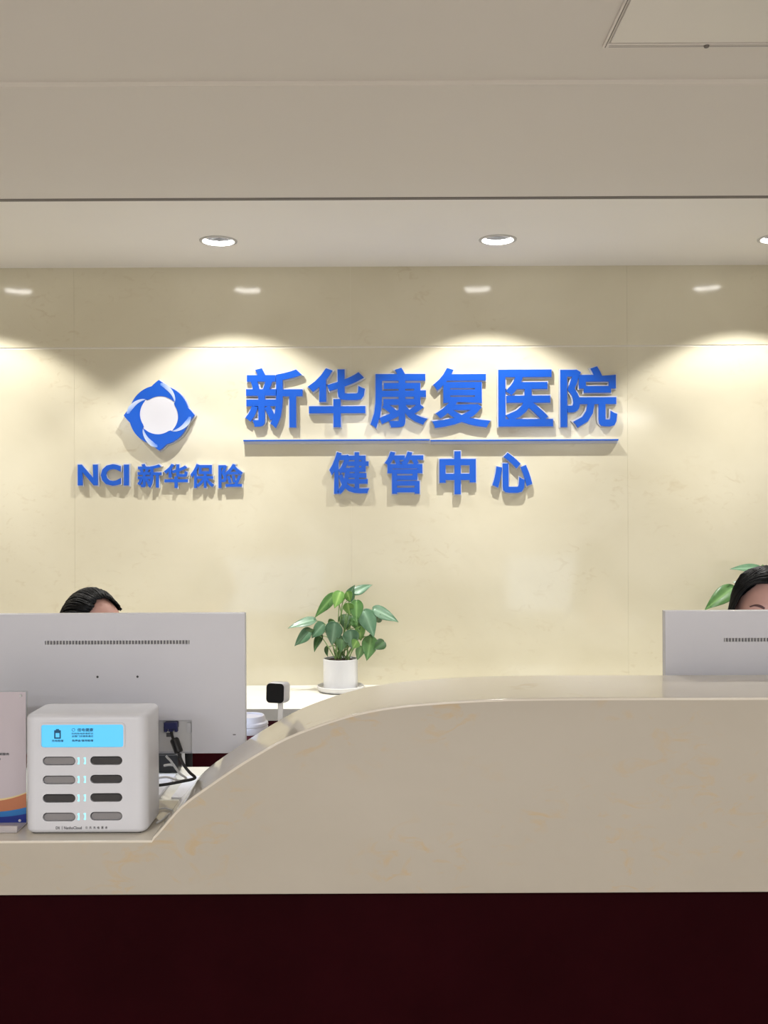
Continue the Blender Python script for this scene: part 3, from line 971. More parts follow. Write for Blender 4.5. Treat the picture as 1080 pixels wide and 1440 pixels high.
# paper cup
cq = P(350, 1062, 2.40)
ct = thing('paper_cup', 'dark red paper cup with white lid behind the monitor', 'cup', (cq.x, 2.40, Z_LOW))
ztop = P(350, 1005.5, 2.40).z; zl = P(350, 1029, 2.40).z
bm = bmesh.new(); lathe(bm, [(0, Z_LOW + .002), (.029, Z_LOW), (.030, Z_LOW + .001), (.0425, zl + .004), (.0, zl + .004)], cq.x, 2.40, 40)
obj('cup_body', bm, M['redpaper'], ct, 'auto')
bm = bmesh.new(); lathe(bm, [(.0445, zl), (.0465, zl + .004), (.0465, zl + .013), (.0445, zl + .016), (.047, zl + .019), (.046, zl + .024), (.041, zl + .027), (.039, ztop - .003), (.037, ztop), (.034, ztop), (.033, ztop - .004), (0, ztop - .004)], cq.x, 2.40, 40, False)
obj('lid', bm, M['lidp'], ct, 'auto')

# papers, black reader, cables
pz = Z_LOW + 0.001
def flat_sheet(name, quad, z, m, label, cat, group=None, th=0.0006):
    bm = bmesh.new()
    a = [bm.verts.new((x, y, z)) for x, y in quad]; b = [bm.verts.new((x, y, z + th)) for x, y in quad]
    bm.faces.new(a[::-1]); bm.faces.new(b)
    for i in range(4): bm.faces.new((a[i], a[(i + 1) % 4], b[(i + 1) % 4], b[i]))
    return tag(obj(name, bm, m), label, cat, group)
flat_sheet('paper_sheet', [(-.475, 2.21), (-.40, 2.205), (-.375, 2.385), (-.475, 2.39)], Z_LOW, M['paper'], 'white paper sheets on the desk behind the charging station', 'paper', None, 0.004)
kp = thing('desk_box', 'small black box on the desk under the port recess of the monitor', 'box', (-.555, 2.44, Z_LOW))
kx1 = P(247, 1075, 2.40).x
box('body', kx1 - .075, kx1, 2.428, 2.476, Z_LOW + .0006, Z_LOW + .045, M['dark'], kp, .004)
box('top_plate', kx1 - .068, kx1 - .01, 2.434, 2.47, Z_LOW + .045, Z_LOW + .048, M['slot'], kp, .001)

def cable(name, label, cat='cable'):
    return thing(name, label, cat, (P(250, 1090, 2.2).x, 2.22, Z_LOW))
vt = cable('monitor_cable', 'black cable with navy blue plug and ferrite hanging from the monitor')
v0 = P(239.5, 1020, DM - .008)
bm = bmesh.new()
q0, q1 = P(230.7, 1016, DM - .012), P(249.5, 1025, DM - .012)
bx(bm, q0.x, q1.x, DM - .016, DM + .004, q1.z, q0.z, .0015, 1)
for px in (232.8, 247.4):
    q = P(px, 1025, DM - .012); bx(bm, q.x - .0034, q.x + .0034, DM - .013, DM - .002, q.z - .007, q.z + .001, .001, 1)
q = P(240.3, 1025, DM - .012); bx(bm, q.x - .0055, q.x + .0055, DM - .014, DM, q.z - .006, q.z + .001, .001, 1)
obj('plug', bm, M['vga'], vt)
cp = [P(240.5, 1027, DM - .008), P(242.5, 1036, DM - .014), P(246.5, 1047, DM - .024), P(251.5, 1060, DM - .03), P(258, 1075, DM - .03),
      P(266.5, 1086, DM - .03), P(274, 1092.8, 2.195), P(271, 1095.6, 2.188), P(258, 1098.5, 2.182), P(240, 1102, 2.176), P(222, 1104.5, 2.17), P(205, 1106, 2.165)]
for p in cp[6:]: p.z = max(p.z, Z_LOW + .0045)
bm = bmesh.new(); tube(bm, catmull(cp, 6), .0033, 10)
obj('cord', bm, M['cord'], vt, True)
f0, f1 = P(244.6, 1038.5, DM - .020), P(252, 1059, DM - .03)
bm = bmesh.new()
dd = (f1 - f0)
tube(bm, [f0, f0 + dd * .04, f0 + dd * .12, f0 + dd * .88, f0 + dd * .96, f1], .0100, 16, lambda s: .72 if s in (0, 1) else (.9 if s < .25 or s > .75 else 1))
obj('ferrite', bm, M['dark'], vt, 'auto')
wt2 = cable('white_cable', 'thin white cable hanging behind the monitor down to the desk')
wp_ = [P(233.5, 1063, DM + .006), P(236, 1066, DM + .004), P(240, 1070, DM), P(247, 1080, DM - .005), P(253, 1088, DM - .01), P(262, 1095, 2.215), P(252, 1098, 2.21), P(236, 1093, 2.26), P(222, 1094, 2.28)]
for p in wp_: p.z = max(p.z, Z_LOW + .0075)
bm = bmesh.new(); tube(bm, catmull(wp_, 6), .0026, 8)
obj('cord', bm, M['wcord'], wt2, True)
bm = bmesh.new(); tube(bm, catmull([P(231, 1076.5, 2.26), P(238, 1075.5, 2.25), P(245, 1076, 2.24)], 6), .0026, 8)
obj('plug', bm, M['wcord'], wt2, True)
ft = thing('charger_cable', 'thin white cable lying on the low counter beside the charging station', 'cable', (P(230, 1120, 2.05).x, 2.05, Z_LOW))
bm = bmesh.new()
fp = [P(214, 1108, 2.1), P(228, 1108.5, 2.13), P(240, 1112, 2.12), P(248, 1115, 2.11), P(238, 1117, 2.09), P(228, 1124, 2.05), P(220, 1130, 2.03)]
for p in fp: p.z = Z_LOW + .0032
fp = [p for p in fp if p.x < -.437]
tube(bm, catmull(fp, 6), .0022, 8)
obj('cord', bm, M['wcord'], ft, True)

# ================================================================== POTTED PLANTS
def leaf_mesh(bm, base, tip, width, nrm, fold=0.25, droop=0.12):
    """heart-shaped leaf blade from base to tip, lying around the normal nrm"""
    ax = tip - base; ln = ax.length; ax.normalize()
    n_ = (nrm - ax * nrm.dot(ax)).normalized()
    sd = ax.cross(n_).normalized()
    prof = [(-.13, .0), (-.12, .34), (-.02, .72), (.12, .95), (.28, 1.0), (.45, .86), (.62, .62), (.78, .36), (.9, .16), (1.0, 0.0)]
    rows = []
    for i, (s, w_) in enumerate(prof):
        s0 = max(s, 0.0) if w_ == 0 and s < 0 else s
        mid = 0.0 if s < 0.03 else s                       # the notch: midrib starts at the stalk
        row = []
        for u in (-1, -.5, 0, .5, 1):
            ss = mid if u == 0 else s * abs(u) + mid * (1 - abs(u))
            lift = -fold * abs(u) * w_ * width * .5 * -1 + 0.02 * width * math.sin(u * 6 + i)
            p = base + ax * (ss * ln) + sd * (u * w_ * width / 2) + n_ * (lift - droop * ln * max(ss, 0) ** 2 - .10 * width * (abs(u) * w_) ** 2)
            row.append(p)
        rows.append(row)
    lay = bm.verts.layers.float.new('rib')
    vs = []
    for row in rows:
        vs.append([bm.verts.new(p) for p in row])
        for k_, v in enumerate(vs[-1]): v[lay] = 1.0 - abs(k_ - 2) / 2
    for a, b in zip(vs, vs[1:]):
        for k_ in range(4):
            bm.faces.new((a[k_], a[k_ + 1], b[k_ + 1], b[k_]))
    bmesh.ops.remove_doubles(bm, verts=bm.verts, dist=1e-5)

def potted_plant(label, px, d, leaves, group, pot_w=48.5, conv=None):
    c = P(px, 966, d)
    cx, cz = c.x, Z_CRED
    s = d / F
    saucer = thing('saucer', label[1], 'saucer', (cx, d, cz), group[1])
    bm = bmesh.new(); lathe(bm, [(.070, cz + .0004), (.078, cz + .003), (.085, cz + .014), (.0855, cz + .020), (.083, cz + .021), (.0805, cz + .018), (.074, cz + .0105), (.055, cz + .008), (0, cz + .008)], cx, d, 56)
    obj('dish', bm, M['saucer'], saucer, 'auto')
    t = thing('potted_plant', label[0], 'plant', (cx, d, cz + .008), group[0])
    r = pot_w / 2 * s; zt = cz + .118
    bm = bmesh.new(); lathe(bm, [(0, cz + .0085), (r * .93, cz + .0085), (r * .97, cz + .012), (r, cz + .03), (r * 1.01, zt - .003), (r * .99, zt), (r * .93, zt), (r * .92, zt - .012), (0, zt - .012)], cx, d, 56, False, False)
    obj('pot', bm, M['pot'], t, 'auto')
    bm = bmesh.new(); bmesh.ops.create_uvsphere(bm, u_segments=24, v_segments=12, radius=1)
    for v in bm.verts:
        h = noise.noise(v.co * 3) * .004
        v.co = Vector((cx + v.co.x * r * .9, d + v.co.y * r * .9, zt - .012 + v.co.z * .010 + h))
    obj('soil', bm, M['soil'], t, True)
    top = Vector((cx, d, zt - .006))
    for i, (bx_, by_, tx, ty, w_, dep, m, face) in enumerate(leaves):
        b_ = P(bx_, by_, d + dep); q = P(tx, ty, d + dep - .02 * (1 if i % 2 else -1) - .012)
        nrm = Vector((face[0], -1.0, face[1]))
        bm = bmesh.new()
        leaf_mesh(bm, b_, q, w_ * s * 1.14, nrm)
        bmesh.ops.recalc_face_normals(bm, faces=bm.faces)
        lf = obj('leaf', bm, M[m], t, True)
        so = lf.modifiers.new('thickness', 'SOLIDIFY'); so.thickness = .0008
        sb = lf.modifiers.new('smooth', 'SUBSURF'); sb.levels = 1; sb.render_levels = 1
        rr = random.Random(i)
        st0 = top + Vector((rr.uniform(-.5, .5) * r, rr.uniform(-.5, .5) * r, -.004))
        mid = st0.lerp(b_, .55) + Vector((0, 0, .25 * (b_ - st0).length if abs(b_.x - st0.x) > .04 else .01))
        if b_.z < st0.z + .03: mid.z = st0.z + .05
        bm = bmesh.new(); tube(bm, catmull([st0, mid, b_ + (q - b_) * .04], 7), .0018, 6, lambda u: 1.2 - .5 * u)
        obj('stem', bm, M['stem'], t, True)
    return t

ZS = 3.857
def zl_(x, y): return 340 + x / ZS, 800 + y / ZS
raw = [(612, 128, 708, 80, 56, .02, 'leaf_sheen', (.0, .8)), (578, 165, 607, 88, 62, .03, 'leaf_sheen', (-.5, .3)),
       (497, 148, 386, 264, 64, -.01, 'leaf_mid', (-.3, .5)), (533, 130, 503, 212, 66, -.02, 'leaf_bright', (.2, .6)),
       (572, 128, 592, 182, 50, -.03, 'leaf_bright', (.3, .6)), (388, 278, 248, 312, 62, .01, 'leaf_sheen', (-.2, 1.0)),
       (368, 338, 278, 416, 76, -.01, 'leaf_sheen', (-.4, .7)), (350, 350, 392, 330, 50, .0, 'leaf_dark', (.0, .2)),
       (440, 305, 372, 375, 74, -.02, 'leaf_sheen', (-.2, .7)), (425, 360, 388, 448, 50, .0, 'leaf_dark', (-.6, .1)),
       (505, 300, 484, 418, 92, -.035, 'leaf_sheen', (-.1, .55)), (622, 180, 622, 292, 70, -.03, 'leaf_mid', (.1, .9)),
       (575, 190, 588, 256, 56, -.045, 'leaf_bright', (-.1, .5)), (665, 235, 722, 368, 98, -.01, 'leaf_sheen', (.3, .5)),
       (722, 222, 858, 282, 78, .01, 'leaf_sheen', (.2, .9)), (568, 255, 560, 332, 78, .02, 'leaf_dark', (.0, .3)),
       (588, 340, 600, 436, 84, -.045, 'leaf_sheen', (.1, .55)), (545, 372, 538, 452, 66, -.03, 'leaf_dark', (.0, .2)),
       (635, 318, 650, 394, 62, -.03, 'leaf_bright', (.3, .4)), (700, 378, 680, 498, 84, -.02, 'leaf_mid', (.3, .5)),
       (648, 425, 627, 498, 48, -.035, 'leaf_mid', (.2, .2)), (768, 398, 716, 438, 58, -.01, 'leaf_dark', (.4, .5)),
       (625, 392, 600, 434, 52, -.05, 'leaf_bright', (.0, .6)), (458, 425, 462, 476, 28, .0, 'leaf_dark', (-.5, .0)),
       (500, 285, 470, 330, 60, -.01, 'leaf_mid', (-.2, .5)), (735, 285, 752, 250, 40, .03, 'leaf_dark', (.2, .2)),
       (690, 365, 720, 395, 50, .0, 'leaf_dark', (.2, .3)), (610, 265, 640, 340, 64, -.01, 'leaf_mid', (.1, .3))]
lv = [(*zl_(a, b), *zl_(c_, d_), w_ / ZS, dep, m, f) for a, b, c_, d_, w_, dep, m, f in raw]
potted_plant(('green leafy plant in white pot on the worktop between the monitors', 'pale round saucer under the white pot between the monitors'), 479, 3.60, lv,
             ('potted plants on the back worktop', 'saucers under the potted plants'))
ZR = 10.8
def zr_(x, y): return 980 + x / ZR, 785 + y / ZR
raw2 = [(530, 470, 100, 770, 260, -.02, 'leaf_mid', (-.3, .8)), (960, 165, 520, 125, 190, .0, 'leaf_sheen', (-.1, 1.1)), (700, 400, 545, 350, 90, .03, 'leaf_sheen', (.1, .9)),
        (720, 330, 690, 240, 110, .02, 'leaf_dark', (.0, .3)), (760, 560, 560, 520, 150, .0, 'leaf_dark', (.0, .4)),
        (1100, 200, 1300, 120, 220, .03, 'leaf_sheen', (.1, .9)), (1200, 420, 1560, 560, 240, .0, 'leaf_mid', (.2, .9)), (1000, 700, 1050, 1050, 260, -.03, 'leaf_sheen', (.0, .6)),
        (850, 800, 640, 1150, 230, -.02, 'leaf_mid', (-.3, .6)), (1200, 760, 1330, 1120, 240, -.03, 'leaf_sheen', (.2, .6)), (980, 300, 1010, 90, 200, .03, 'leaf_mid', (.0, .6)),
        (1080, 480, 1160, 740, 240, -.01, 'leaf_bright', (.1, .6))]
lv2 = [(*zr_(a, b), *zr_(c_, d_), w_ / ZR, dep, m, f) for a, b, c_, d_, w_, dep, m, f in raw2]
potted_plant(('green leafy plant behind the person at the right edge', 'pale round saucer under the plant pot behind the person at the right edge'), 1070, 3.58, lv2,
             ('potted plants on the back worktop', 'saucers under the potted plants'))

# ================================================================== PEOPLE
def skinned(nodes, edges, root, sub=2):
    """mesh grown over a skeleton: nodes = {name: (position, radius or (rx, ry))}"""
    names = list(nodes)
    ix = {n: i for i, n in enumerate(names)}
    me = bpy.data.meshes.new('grow')
    me.from_pydata([nodes[n][0] for n in names], [(ix[a], ix[b]) for a, b in edges], [])
    o = bpy.data.objects.new('grow', me); COL.objects.link(o)
    o.modifiers.new('skin', 'SKIN')
    sv = me.skin_vertices[0] if me.skin_vertices else None
    if sv is None:
        bm = bmesh.new(); bm.from_mesh(me); bm.verts.layers.skin.verify(); bm.to_mesh(me); bm.free()
        sv = me.skin_vertices[0]
    for n in names:
        r = nodes[n][1]
        sv.data[ix[n]].radius = (r, r) if not isinstance(r, tuple) else r
        sv.data[ix[n]].use_root = (n == root)
    s = o.modifiers.new('sub', 'SUBSURF'); s.levels = sub; s.render_levels = sub
    bpy.context.view_layer.update()
    bake(o)
    me = o.data
    bpy.data.objects.remove(o)
    return me

def remesh(mes, vox, smooth=3):
    bm = bmesh.new()
    for me in mes: bm.from_mesh(me)
    me = bpy.data.meshes.new('whole'); bm.to_mesh(me); bm.free()
    o = bpy.data.objects.new('whole', me); COL.objects.link(o)
    r = o.modifiers.new('r', 'REMESH'); r.mode = 'VOXEL'; r.voxel_size = vox
    if smooth:
        s = o.modifiers.new('s', 'SMOOTH'); s.factor = .5; s.iterations = smooth
    bpy.context.view_layer.update()
    bake(o)
    me = o.data
    bpy.data.objects.remove(o)
    return me

HA, HB, HC = .074, .094, .117           # half axes of the skull
def g(x, s): return math.exp(-(x / s) ** 2)
def head_mesh(T):
    bm = bmesh.new()
    bmesh.ops.create_uvsphere(bm, u_segments=96, v_segments=72, radius=1)
    for v in bm.verts:
        n = v.co.copy()
        x, y, z = n.x * HA, n.y * HB, n.z * HC
        f = max(0.0, -n.y)
        # jaw narrows downwards, the back of the skull is fuller
        if z < 0:
            x *= 1 - .30 * (-n.z) ** 1.5
            if n.y > 0: y *= 1 - .45 * (-n.z)
        if n.y > 0 and z > 0: y *= 1.04
        if f > 0.2:
            fw = min(1, (f - .2) / .3)
            y += fw * (.010 * g(x - .031, .017) * g(z - .002, .013) + .010 * g(x + .031, .017) * g(z - .002, .013))      # sockets
            y -= fw * .004 * g(z - .026, .012) * g(abs(x) - .028, .03)                                                   # brow ridge
            y -= fw * .021 * g(x, .0115) * g(z + .030, .016) + fw * .010 * g(x, .009) * g(z + .008, .020)                  # nose
            y -= fw * .006 * g(abs(x) - .011, .007) * g(z + .040, .008)
            y -= fw * .008 * g(x, .021) * g(z + .064, .007) * 1.0 - fw * .004 * g(x, .022) * g(z + .0635, .0022)          # lips
            y -= fw * .010 * g(x, .022) * g(z + .098, .014)                                                               # chin
            y -= fw * .004 * g(abs(x) - .042, .02) * g(z + .028, .022)                                                    # cheeks
        v.co = Vector((x, y, z))
    for sx in (-1, 1):                                                                                                   # ears
        r = bmesh.ops.create_uvsphere(bm, u_segments=20, v_segments=14, radius=1)
        for v in r['verts']:
            n = v.co.copy()
            d_ = 1 - .55 * g(n.y + .1, .5) * g(n.z - .1, .5) * (1 if n.x * sx > 0 else 0)
            v.co = Vector((sx * (.0735 + n.x * sx * .009 * d_ + .006 * max(0, n.y)), .012 + n.y * .019, -.012 + n.z * .032 - n.y * .004))
    bm.transform(T)
    me = bpy.data.meshes.new('head'); bm.to_mesh(me); bm.free()
    return me

def on_head(az, el, off=0.0):
    """point of the scalp in head space: az from straight ahead (towards +x), el up"""
    n = Vector((math.sin(az) * math.cos(el), -math.cos(az) * math.cos(el), math.sin(el)))
    return Vector((n.x * (HA + off), n.y * (HB + off) * (1.04 if n.y > 0 and n.z > 0 else 1), n.z * (HC + off)))

def hair_mesh(T, style, seed):
    rr = random.Random(seed)
    bm = bmesh.new()
    # cap under the strands
    cap = bmesh.new(); bmesh.ops.create_uvsphere(cap, u_segments=160, v_segments=120, radius=1)
    keep = {}
    def hairline(az):
        a = abs(az)
        if style == 'tied': return math.radians(60 - 34 * min(1, max(0, a - .35) / .8)) if a < 1.5 else math.radians(-25)
        fr = math.radians(45) if a < .35 else math.radians(45) - (a - .35) * .65
        return max(fr, math.radians(-60)) if a < 1.4 else math.radians(-55)
    for v in cap.verts:
        n = v.co.copy()
        az = math.atan2(n.x, -n.y); el = math.asin(max(-1, min(1, n.z)))
        keep[v] = el > hairline(az)
        off = .008 + .002 * noise.noise(n * 9)
        v.co = on_head(az, el, off)
    bmesh.ops.delete(cap, geom=[v for v in cap.verts if not keep[v]], context='VERTS')
    me = bpy.data.meshes.new('c'); cap.to_mesh(me); cap.free(); bm.from_mesh(me); bpy.data.meshes.remove(me)
    def strand(pts, r):
        tube(bm, catmull(pts, 3), r, 4, lambda u: 1 - .65 * u)
    if style == 'tied':                          # combed back to a low bun
        bun = Vector((0, .125, -.01))
        for i in range(620):
            az = rr.uniform(-PI * .8, PI * .8)
            el0 = min(1.45, hairline(az) + rr.uniform(-.03, .9) * rr.random())
            d0 = Vector((math.sin(az) * math.cos(el0), -math.cos(az) * math.cos(el0), math.sin(el0)))
            d1 = Vector((0.25 * math.sin(az), 1, .0)).normalized()
            om = d0.angle(d1)
            pts = []
            for q in range(5):
                u_ = q / 4
                v_ = (d0 * math.sin((1 - u_) * om) + d1 * math.sin(u_ * om)) / max(.01, math.sin(om))
                v_.normalize()
                pts.append(on_head(math.atan2(v_.x, -v_.y), math.asin(max(-1, min(1, v_.z))), .006 + (.008 + rr.uniform(0, .005)) * math.sin(PI * min(1, u_ + .12))))
            strand(pts + [bun + Vector((rr.uniform(-.02, .02), rr.uniform(-.02, .0), rr.uniform(-.02, .02)))], .0019)
        for i in range(90):
            th, ph = rr.uniform(0, PI), rr.uniform(0, 2 * PI)
            pts = []
            for s in range(5):
                a2 = ph + s * .5
                pts.append(bun + Vector((.032 * math.cos(a2), .022 * math.cos(th + s * .2) + .012, .032 * math.sin(a2))))
            strand(pts, .002)
    else:                                        # parted in the middle, falling past the jaw
        for i in range(760):
            side = rr.choice((-1, 1))
            s0 = rr.random() * .74
            el0 = math.radians(42 + 138 * s0)   # along the parting from brow to back
            p0 = Vector((side * .003, -(HB + .01) * math.cos(el0), (HC + .011) * math.sin(el0)))
            azm = side * (1.30 + 1.33 * s0 + rr.uniform(-.12, .12))
            off = .015 + rr.uniform(0, .007)
            pts = [p0]
            for e_, fa in ((38 + 20 * math.sin(PI * s0), .40 + .3 * s0), (26, .72 + .14 * s0), (0, 1.0)):
                pts.append(on_head(azm * fa, math.radians(e_), off))
            last = pts[-1]
            ln = rr.uniform(.20, .30)
            for q in (.3, .65, 1.0):
                pts.append(last + Vector((side * .012 * math.sin(q * 3) + side * rr.uniform(-.004, .004), .02 * q * (1 if abs(azm) > 1.3 else .6), -ln * q)))
            strand(pts, .0022)
    bm.transform(T)
    return bm

def person(label, hp, seat_z, yaw, pitch, roll, style, seed, top_m, arms_z):
    """seated, facing the desk (towards -y); hp = centre of the head"""
    hx, hy, hz = hp
    t = thing('person', label, 'person', (hx, hy + .12, 0), 'receptionists behind the counter')
    T = Matrix.Translation(hp) @ Matrix.Rotation(yaw, 4, 'Z') @ Matrix.Rotation(roll, 4, 'Y') @ Matrix.Rotation(pitch, 4, 'X')
    cx, cy = hx, hy + .13
    sh = hz - .215
    N = {}
    V = lambda x, y, z: Vector((cx + x, cy + y, z))
    N['pelvis'] = (V(0, .06, seat_z + .10), (.125, .10)); N['waist'] = (V(0, .06, seat_z + .22), (.105, .085))
    N['chest'] = (V(0, .03, sh - .13), (.125, .095)); N['upper'] = (V(0, .01, sh - .03), (.09, .07))
    N['neck'] = (V(0, -.045, sh + .045), .050); N['nape'] = (Vector((hx, hy + .022, hz - .085)), .050)
    E = [('pelvis', 'waist'), ('waist', 'chest'), ('chest', 'upper'), ('upper', 'neck'), ('neck', 'nape')]
    wr = {}
    for s, nm in ((-1, 'r'), (1, 'l')):
        N['sho' + nm] = (V(s * .155, .01, sh - .045), .048)
        N['elb' + nm] = (V(s * .185, -.06, sh - .30), .038)
        wz = arms_z
        N['wri' + nm] = (V(s * .145, -.29, wz), .032)
        N['hip' + nm] = (V(s * .085, .03, seat_z + .085), .078)
        N['kne' + nm] = (V(s * .115, -.36, seat_z + .065), .056)
        N['ank' + nm] = (V(s * .115, -.30, .085), .036)
        N['toe' + nm] = (V(s * .125, -.44, .035), .030)
        E += [('upper', 'sho' + nm), ('sho' + nm, 'elb' + nm), ('elb' + nm, 'wri' + nm), ('pelvis', 'hip' + nm), ('hip' + nm, 'kne' + nm), ('kne' + nm, 'ank' + nm), ('ank' + nm, 'toe' + nm)]
        wr[nm] = (N['wri' + nm][0], s)
    parts = [skinned(N, E, 'pelvis'), head_mesh(T)]
    for nm, (w_, s) in wr.items():                      # hands resting on the desk, fingers forward
        pn = {'u': (w_ + Vector((0, .05, 0)), .026), 'w': (w_ + Vector((0, .005, 0)), (.031, .024)), 'm': (w_ + Vector((0, -.045, .002)), (.034, .016)), 'k': (w_ + Vector((0, -.085, .003)), (.037, .0135))}
        parts.append(skinned(pn, [('u', 'w'), ('w', 'm'), ('m', 'k')], 'u'))
        for i, (fx, l0) in enumerate(((-.028, .064), (-.010, .076), (.009, .071), (.027, .056))):
            b_ = w_ + Vector((-s * fx, -.075, .003))
            ks = {'a': (b_, .0092), 'b': (b_ + Vector((-s * fx * .2, -.030, .007)), .0086), 'c': (b_ + Vector((-s * fx * .35, -.030 - l0 * .48, -.001)), .0078), 'd': (b_ + Vector((-s * fx * .4, -.030 - l0 * .80, -.013)), .0068)}
            parts.append(skinned(ks, [('a', 'b'), ('b', 'c'), ('c', 'd')], 'a'))
        b_ = w_ + Vector((-s * .020, -.030, .0))
        ks = {'a': (b_, .0125), 'b': (b_ + Vector((-s * .024, -.028, -.003)), .0105), 'c': (b_ + Vector((-s * .034, -.056, -.008)), .0088), 'd': (b_ + Vector((-s * .034, -.074, -.011)), .0072)}
        parts.append(skinned(ks, [('a', 'b'), ('b', 'c'), ('c', 'd')], 'a'))
    body = remesh(parts, .0042, 2)
    bo = link('body', body, M['skin'], t, True)
    # clothing follows the body
    def grow(keys, edges, add, ends=None):
        n2 = {}
        for q in keys:
            p, r = N[q]
            n2[q] = (p, tuple(v + add for v in r) if isinstance(r, tuple) else r + add)
        if ends:
            for q, (a, b, s_, r) in ends.items():
                n2[q] = (N[a][0].lerp(N[b][0], s_), r)
        return n2
    ks = ['pelvis', 'waist', 'chest', 'upper', 'shor', 'shol', 'elbr', 'elbl']
    n2 = grow(ks, None, .014, {'cuffr': ('elbr', 'wrir', .86, .036), 'cuffl': ('elbl', 'wril', .86, .036), 'col': ('upper', 'neck', .42, .074)})
    n2['upper'] = (N['upper'][0] + Vector((0, .005, 0)), (.122, .098)); n2['chest'] = (N['chest'][0], (.15, .118))
    for q in ('shor', 'shol'): n2[q] = (N[q][0] + Vector((0, 0, .004)), .068)
    e2 = [('pelvis', 'waist'), ('waist', 'chest'), ('chest', 'upper'), ('upper', 'col'), ('upper', 'shor'), ('upper', 'shol'), ('shor', 'elbr'), ('shol', 'elbl'), ('elbr', 'cuffr'), ('elbl', 'cuffl')]
    link('shirt', remesh([skinned(n2, e2, 'pelvis')], .009, 2), M[top_m], t, True)
    ks = ['pelvis', 'hipr', 'hipl', 'kner', 'knel']
    n3 = grow(ks, None, .017, {'hemr': ('kner', 'ankr', .93, .052), 'heml': ('knel', 'ankl', .93, .052)})
    e3 = [('pelvis', 'hipr'), ('pelvis', 'hipl'), ('hipr', 'kner'), ('hipl', 'knel'), ('kner', 'hemr'), ('knel', 'heml')]
    link('trousers', remesh([skinned(n3, e3, 'pelvis')], .010, 2), M['trouser'], t, True)
    for nm in 'rl':
        a_, b_ = N['ank' + nm][0], N['toe' + nm][0]
        nn = {'h': (a_ + Vector((0, .03, -.045)), .040), 'm': (a_.lerp(b_, .5) + Vector((0, 0, -.015)), (.042, .036)), 't': (b_ + Vector((0, -.03, .003)), (.038, .030))}
        link('shoe', remesh([skinned(nn, [('h', 'm'), ('m', 't')], 'h')], .008, 1), M['dark'], t, True)
    link_hair = hair_mesh(T, style, seed)
    obj('hair', link_hair, M['hair'], t, True)
    for s in (-1, 1):
        C_ = Matrix.Translation((s * .031, -.0665, .001))
        bm = bmesh.new()
        bmesh.ops.create_uvsphere(bm, u_segments=24, v_segments=16, radius=.0118)
        bmesh.ops.transform(bm, matrix=T @ C_, verts=bm.verts)
        e_ = obj('eye', bm, M['eye'], t, True)
        bm = bmesh.new()
        bmesh.ops.create_uvsphere(bm, u_segments=20, v_segments=12, radius=.0056)
        bmesh.ops.transform(bm, matrix=T @ C_ @ Matrix.Translation((0, -.0078, -.0028)) @ Matrix.Scale(.8, 4, (0, 1, 0)), verts=bm.verts)
        obj('iris', bm, M['iris'], e_, True)
        for tilt, nm_ in ((math.radians(-8), 'upper'), (math.radians(180 + 22), 'lower')):
            bm = bmesh.new()
            bmesh.ops.create_uvsphere(bm, u_segments=32, v_segments=24, radius=.0131)
            bmesh.ops.delete(bm, geom=[v for v in bm.verts if v.co.z < -.0002], context='VERTS')
            for v in bm.verts: v.co.x *= 1.12
            bmesh.ops.transform(bm, matrix=T @ C_ @ Matrix.Rotation(tilt, 4, 'X'), verts=bm.verts)
            obj('eyelid', bm, M['skin'], e_, True)
        bm = bmesh.new()
        pts_ = []
        for x_, z_ in ((.014, .0195), (.024, .0245), (.036, .0255), (.048, .0205)):
            az, el = math.asin(x_ / HA), math.asin(z_ / HC)
            p_ = Vector((s * x_, -HB * math.sqrt(max(0, 1 - (x_ / HA) ** 2 - (z_ / HC) ** 2)) - .0015, z_))
            pts_.append(p_)
        tube(bm, catmull(pts_, 5), .0032, 8, lambda u: .6 + .6 * math.sin(PI * min(1, u + .15)))
        bmesh.ops.transform(bm, matrix=T, verts=bm.verts)
        obj('eyebrow', bm, M['brow'], t, True)
    bm = bmesh.new()
    for zz, th in ((-.0605, .0030), (-.0672, .0036)):
        pts_ = [Vector((x_, -.0925 + .012 * (x_ / .022) ** 2 + (.0008 if zz < -.065 else 0), zz + (.001 if abs(x_) < .004 else .002) - .0015 * (x_ / .02) ** 2)) for x_ in (-.021, -.011, 0, .011, .021)]
        tube(bm, catmull(pts_, 4), th, 8, lambda u: .35 + .75 * math.sin(PI * u))
    bmesh.ops.transform(bm, matrix=T, verts=bm.verts)
    obj('lips', bm, M['lip'], t, True)
    return t

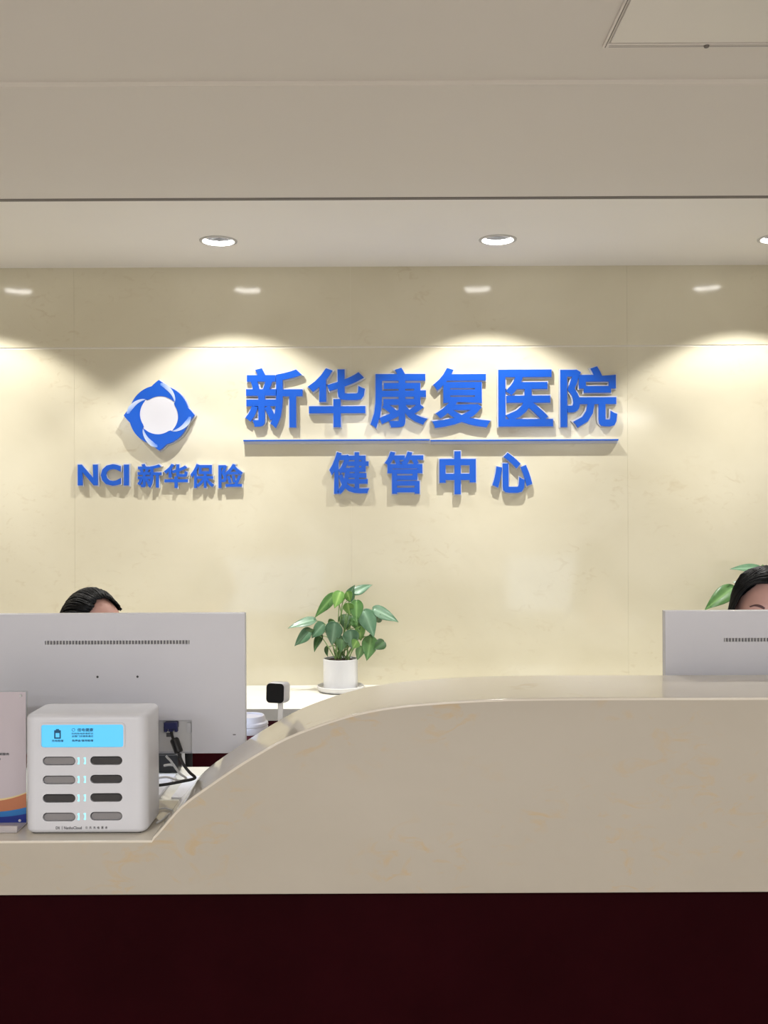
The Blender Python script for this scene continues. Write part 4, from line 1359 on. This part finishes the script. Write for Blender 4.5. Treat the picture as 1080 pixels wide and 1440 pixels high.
def office_chair(label, x, y, seat_z):
    t = thing('office_chair', label, 'chair', (x, y, 0), 'office chairs behind the counter')
    box('seat', x - .21, x + .21, y - .22, y + .20, seat_z - .07, seat_z, M['chair'], t, .025, 4)
    b_ = box('backrest', x - .19, x + .19, y + .205, y + .245, seat_z + .07, seat_z + .42, M['chair'], t, .018, 4)
    box('back_support', x - .03, x + .03, y + .10, y + .23, seat_z - .09, seat_z - .072, M['dark'], t, .004)
    box('back_support', x - .03, x + .03, y + .247, y + .262, seat_z - .09, seat_z + .25, M['dark'], t, .004)
    bm = bmesh.new(); lathe(bm, [(.028, .10), (.028, seat_z - .2), (.018, seat_z - .2), (.018, seat_z - .07)], x, y, 24)
    obj('gas_column', bm, M['steel'], t, 'auto')
    for k_ in range(5):
        a_ = PI / 2 + 2 * PI * k_ / 5 + .3
        e_ = Vector((x + .23 * math.cos(a_), y + .23 * math.sin(a_), .075))
        bm = bmesh.new(); tube(bm, [Vector((x, y, .115)), Vector((x, y, .115)).lerp(e_, .5) + Vector((0, 0, .004)), e_], .018, 10, lambda u: 1.1 - .4 * u)
        lg = obj('leg', bm, M['dark'], t, True)
        bm = bmesh.new(); lathe(bm, [(0, -.018), (.024, -.018), (.026, -.012), (.026, .012), (.024, .018), (0, .018)], 0, 0, 20)
        for v in bm.verts: v.co = Vector((e_.x + v.co.z, e_.y + v.co.x, .0265 + v.co.y))
        obj('caster', bm, M['dark'], lg, 'auto')

# left: head just clears the monitor, turned to the photo's right
hl = P(134, 827, 2.75)
HL = Vector((hl.x, 2.75, hl.z - .131))
person('person with tied black hair, crown and forehead showing above the monitor behind the charging station', HL, .47, math.radians(52), math.radians(2), math.radians(-10), 'tied', 3, 'shirt', Z_LOW + .032)
hr = P(1077, 794, 2.66)
HR = Vector((hr.x, 2.66, hr.z - .131))
person('person with parted black hair seated at the right edge, brows just above the monitor', HR, .50, math.radians(-15), math.radians(-1), math.radians(3), 'parted', 5, 'shirt', Z_LOW + .032)
office_chair('black office chair under the person behind the charging station', HL.x, HL.y + .17, .415)
office_chair('black office chair under the person at the right edge', HR.x, HR.y + .17, .445)
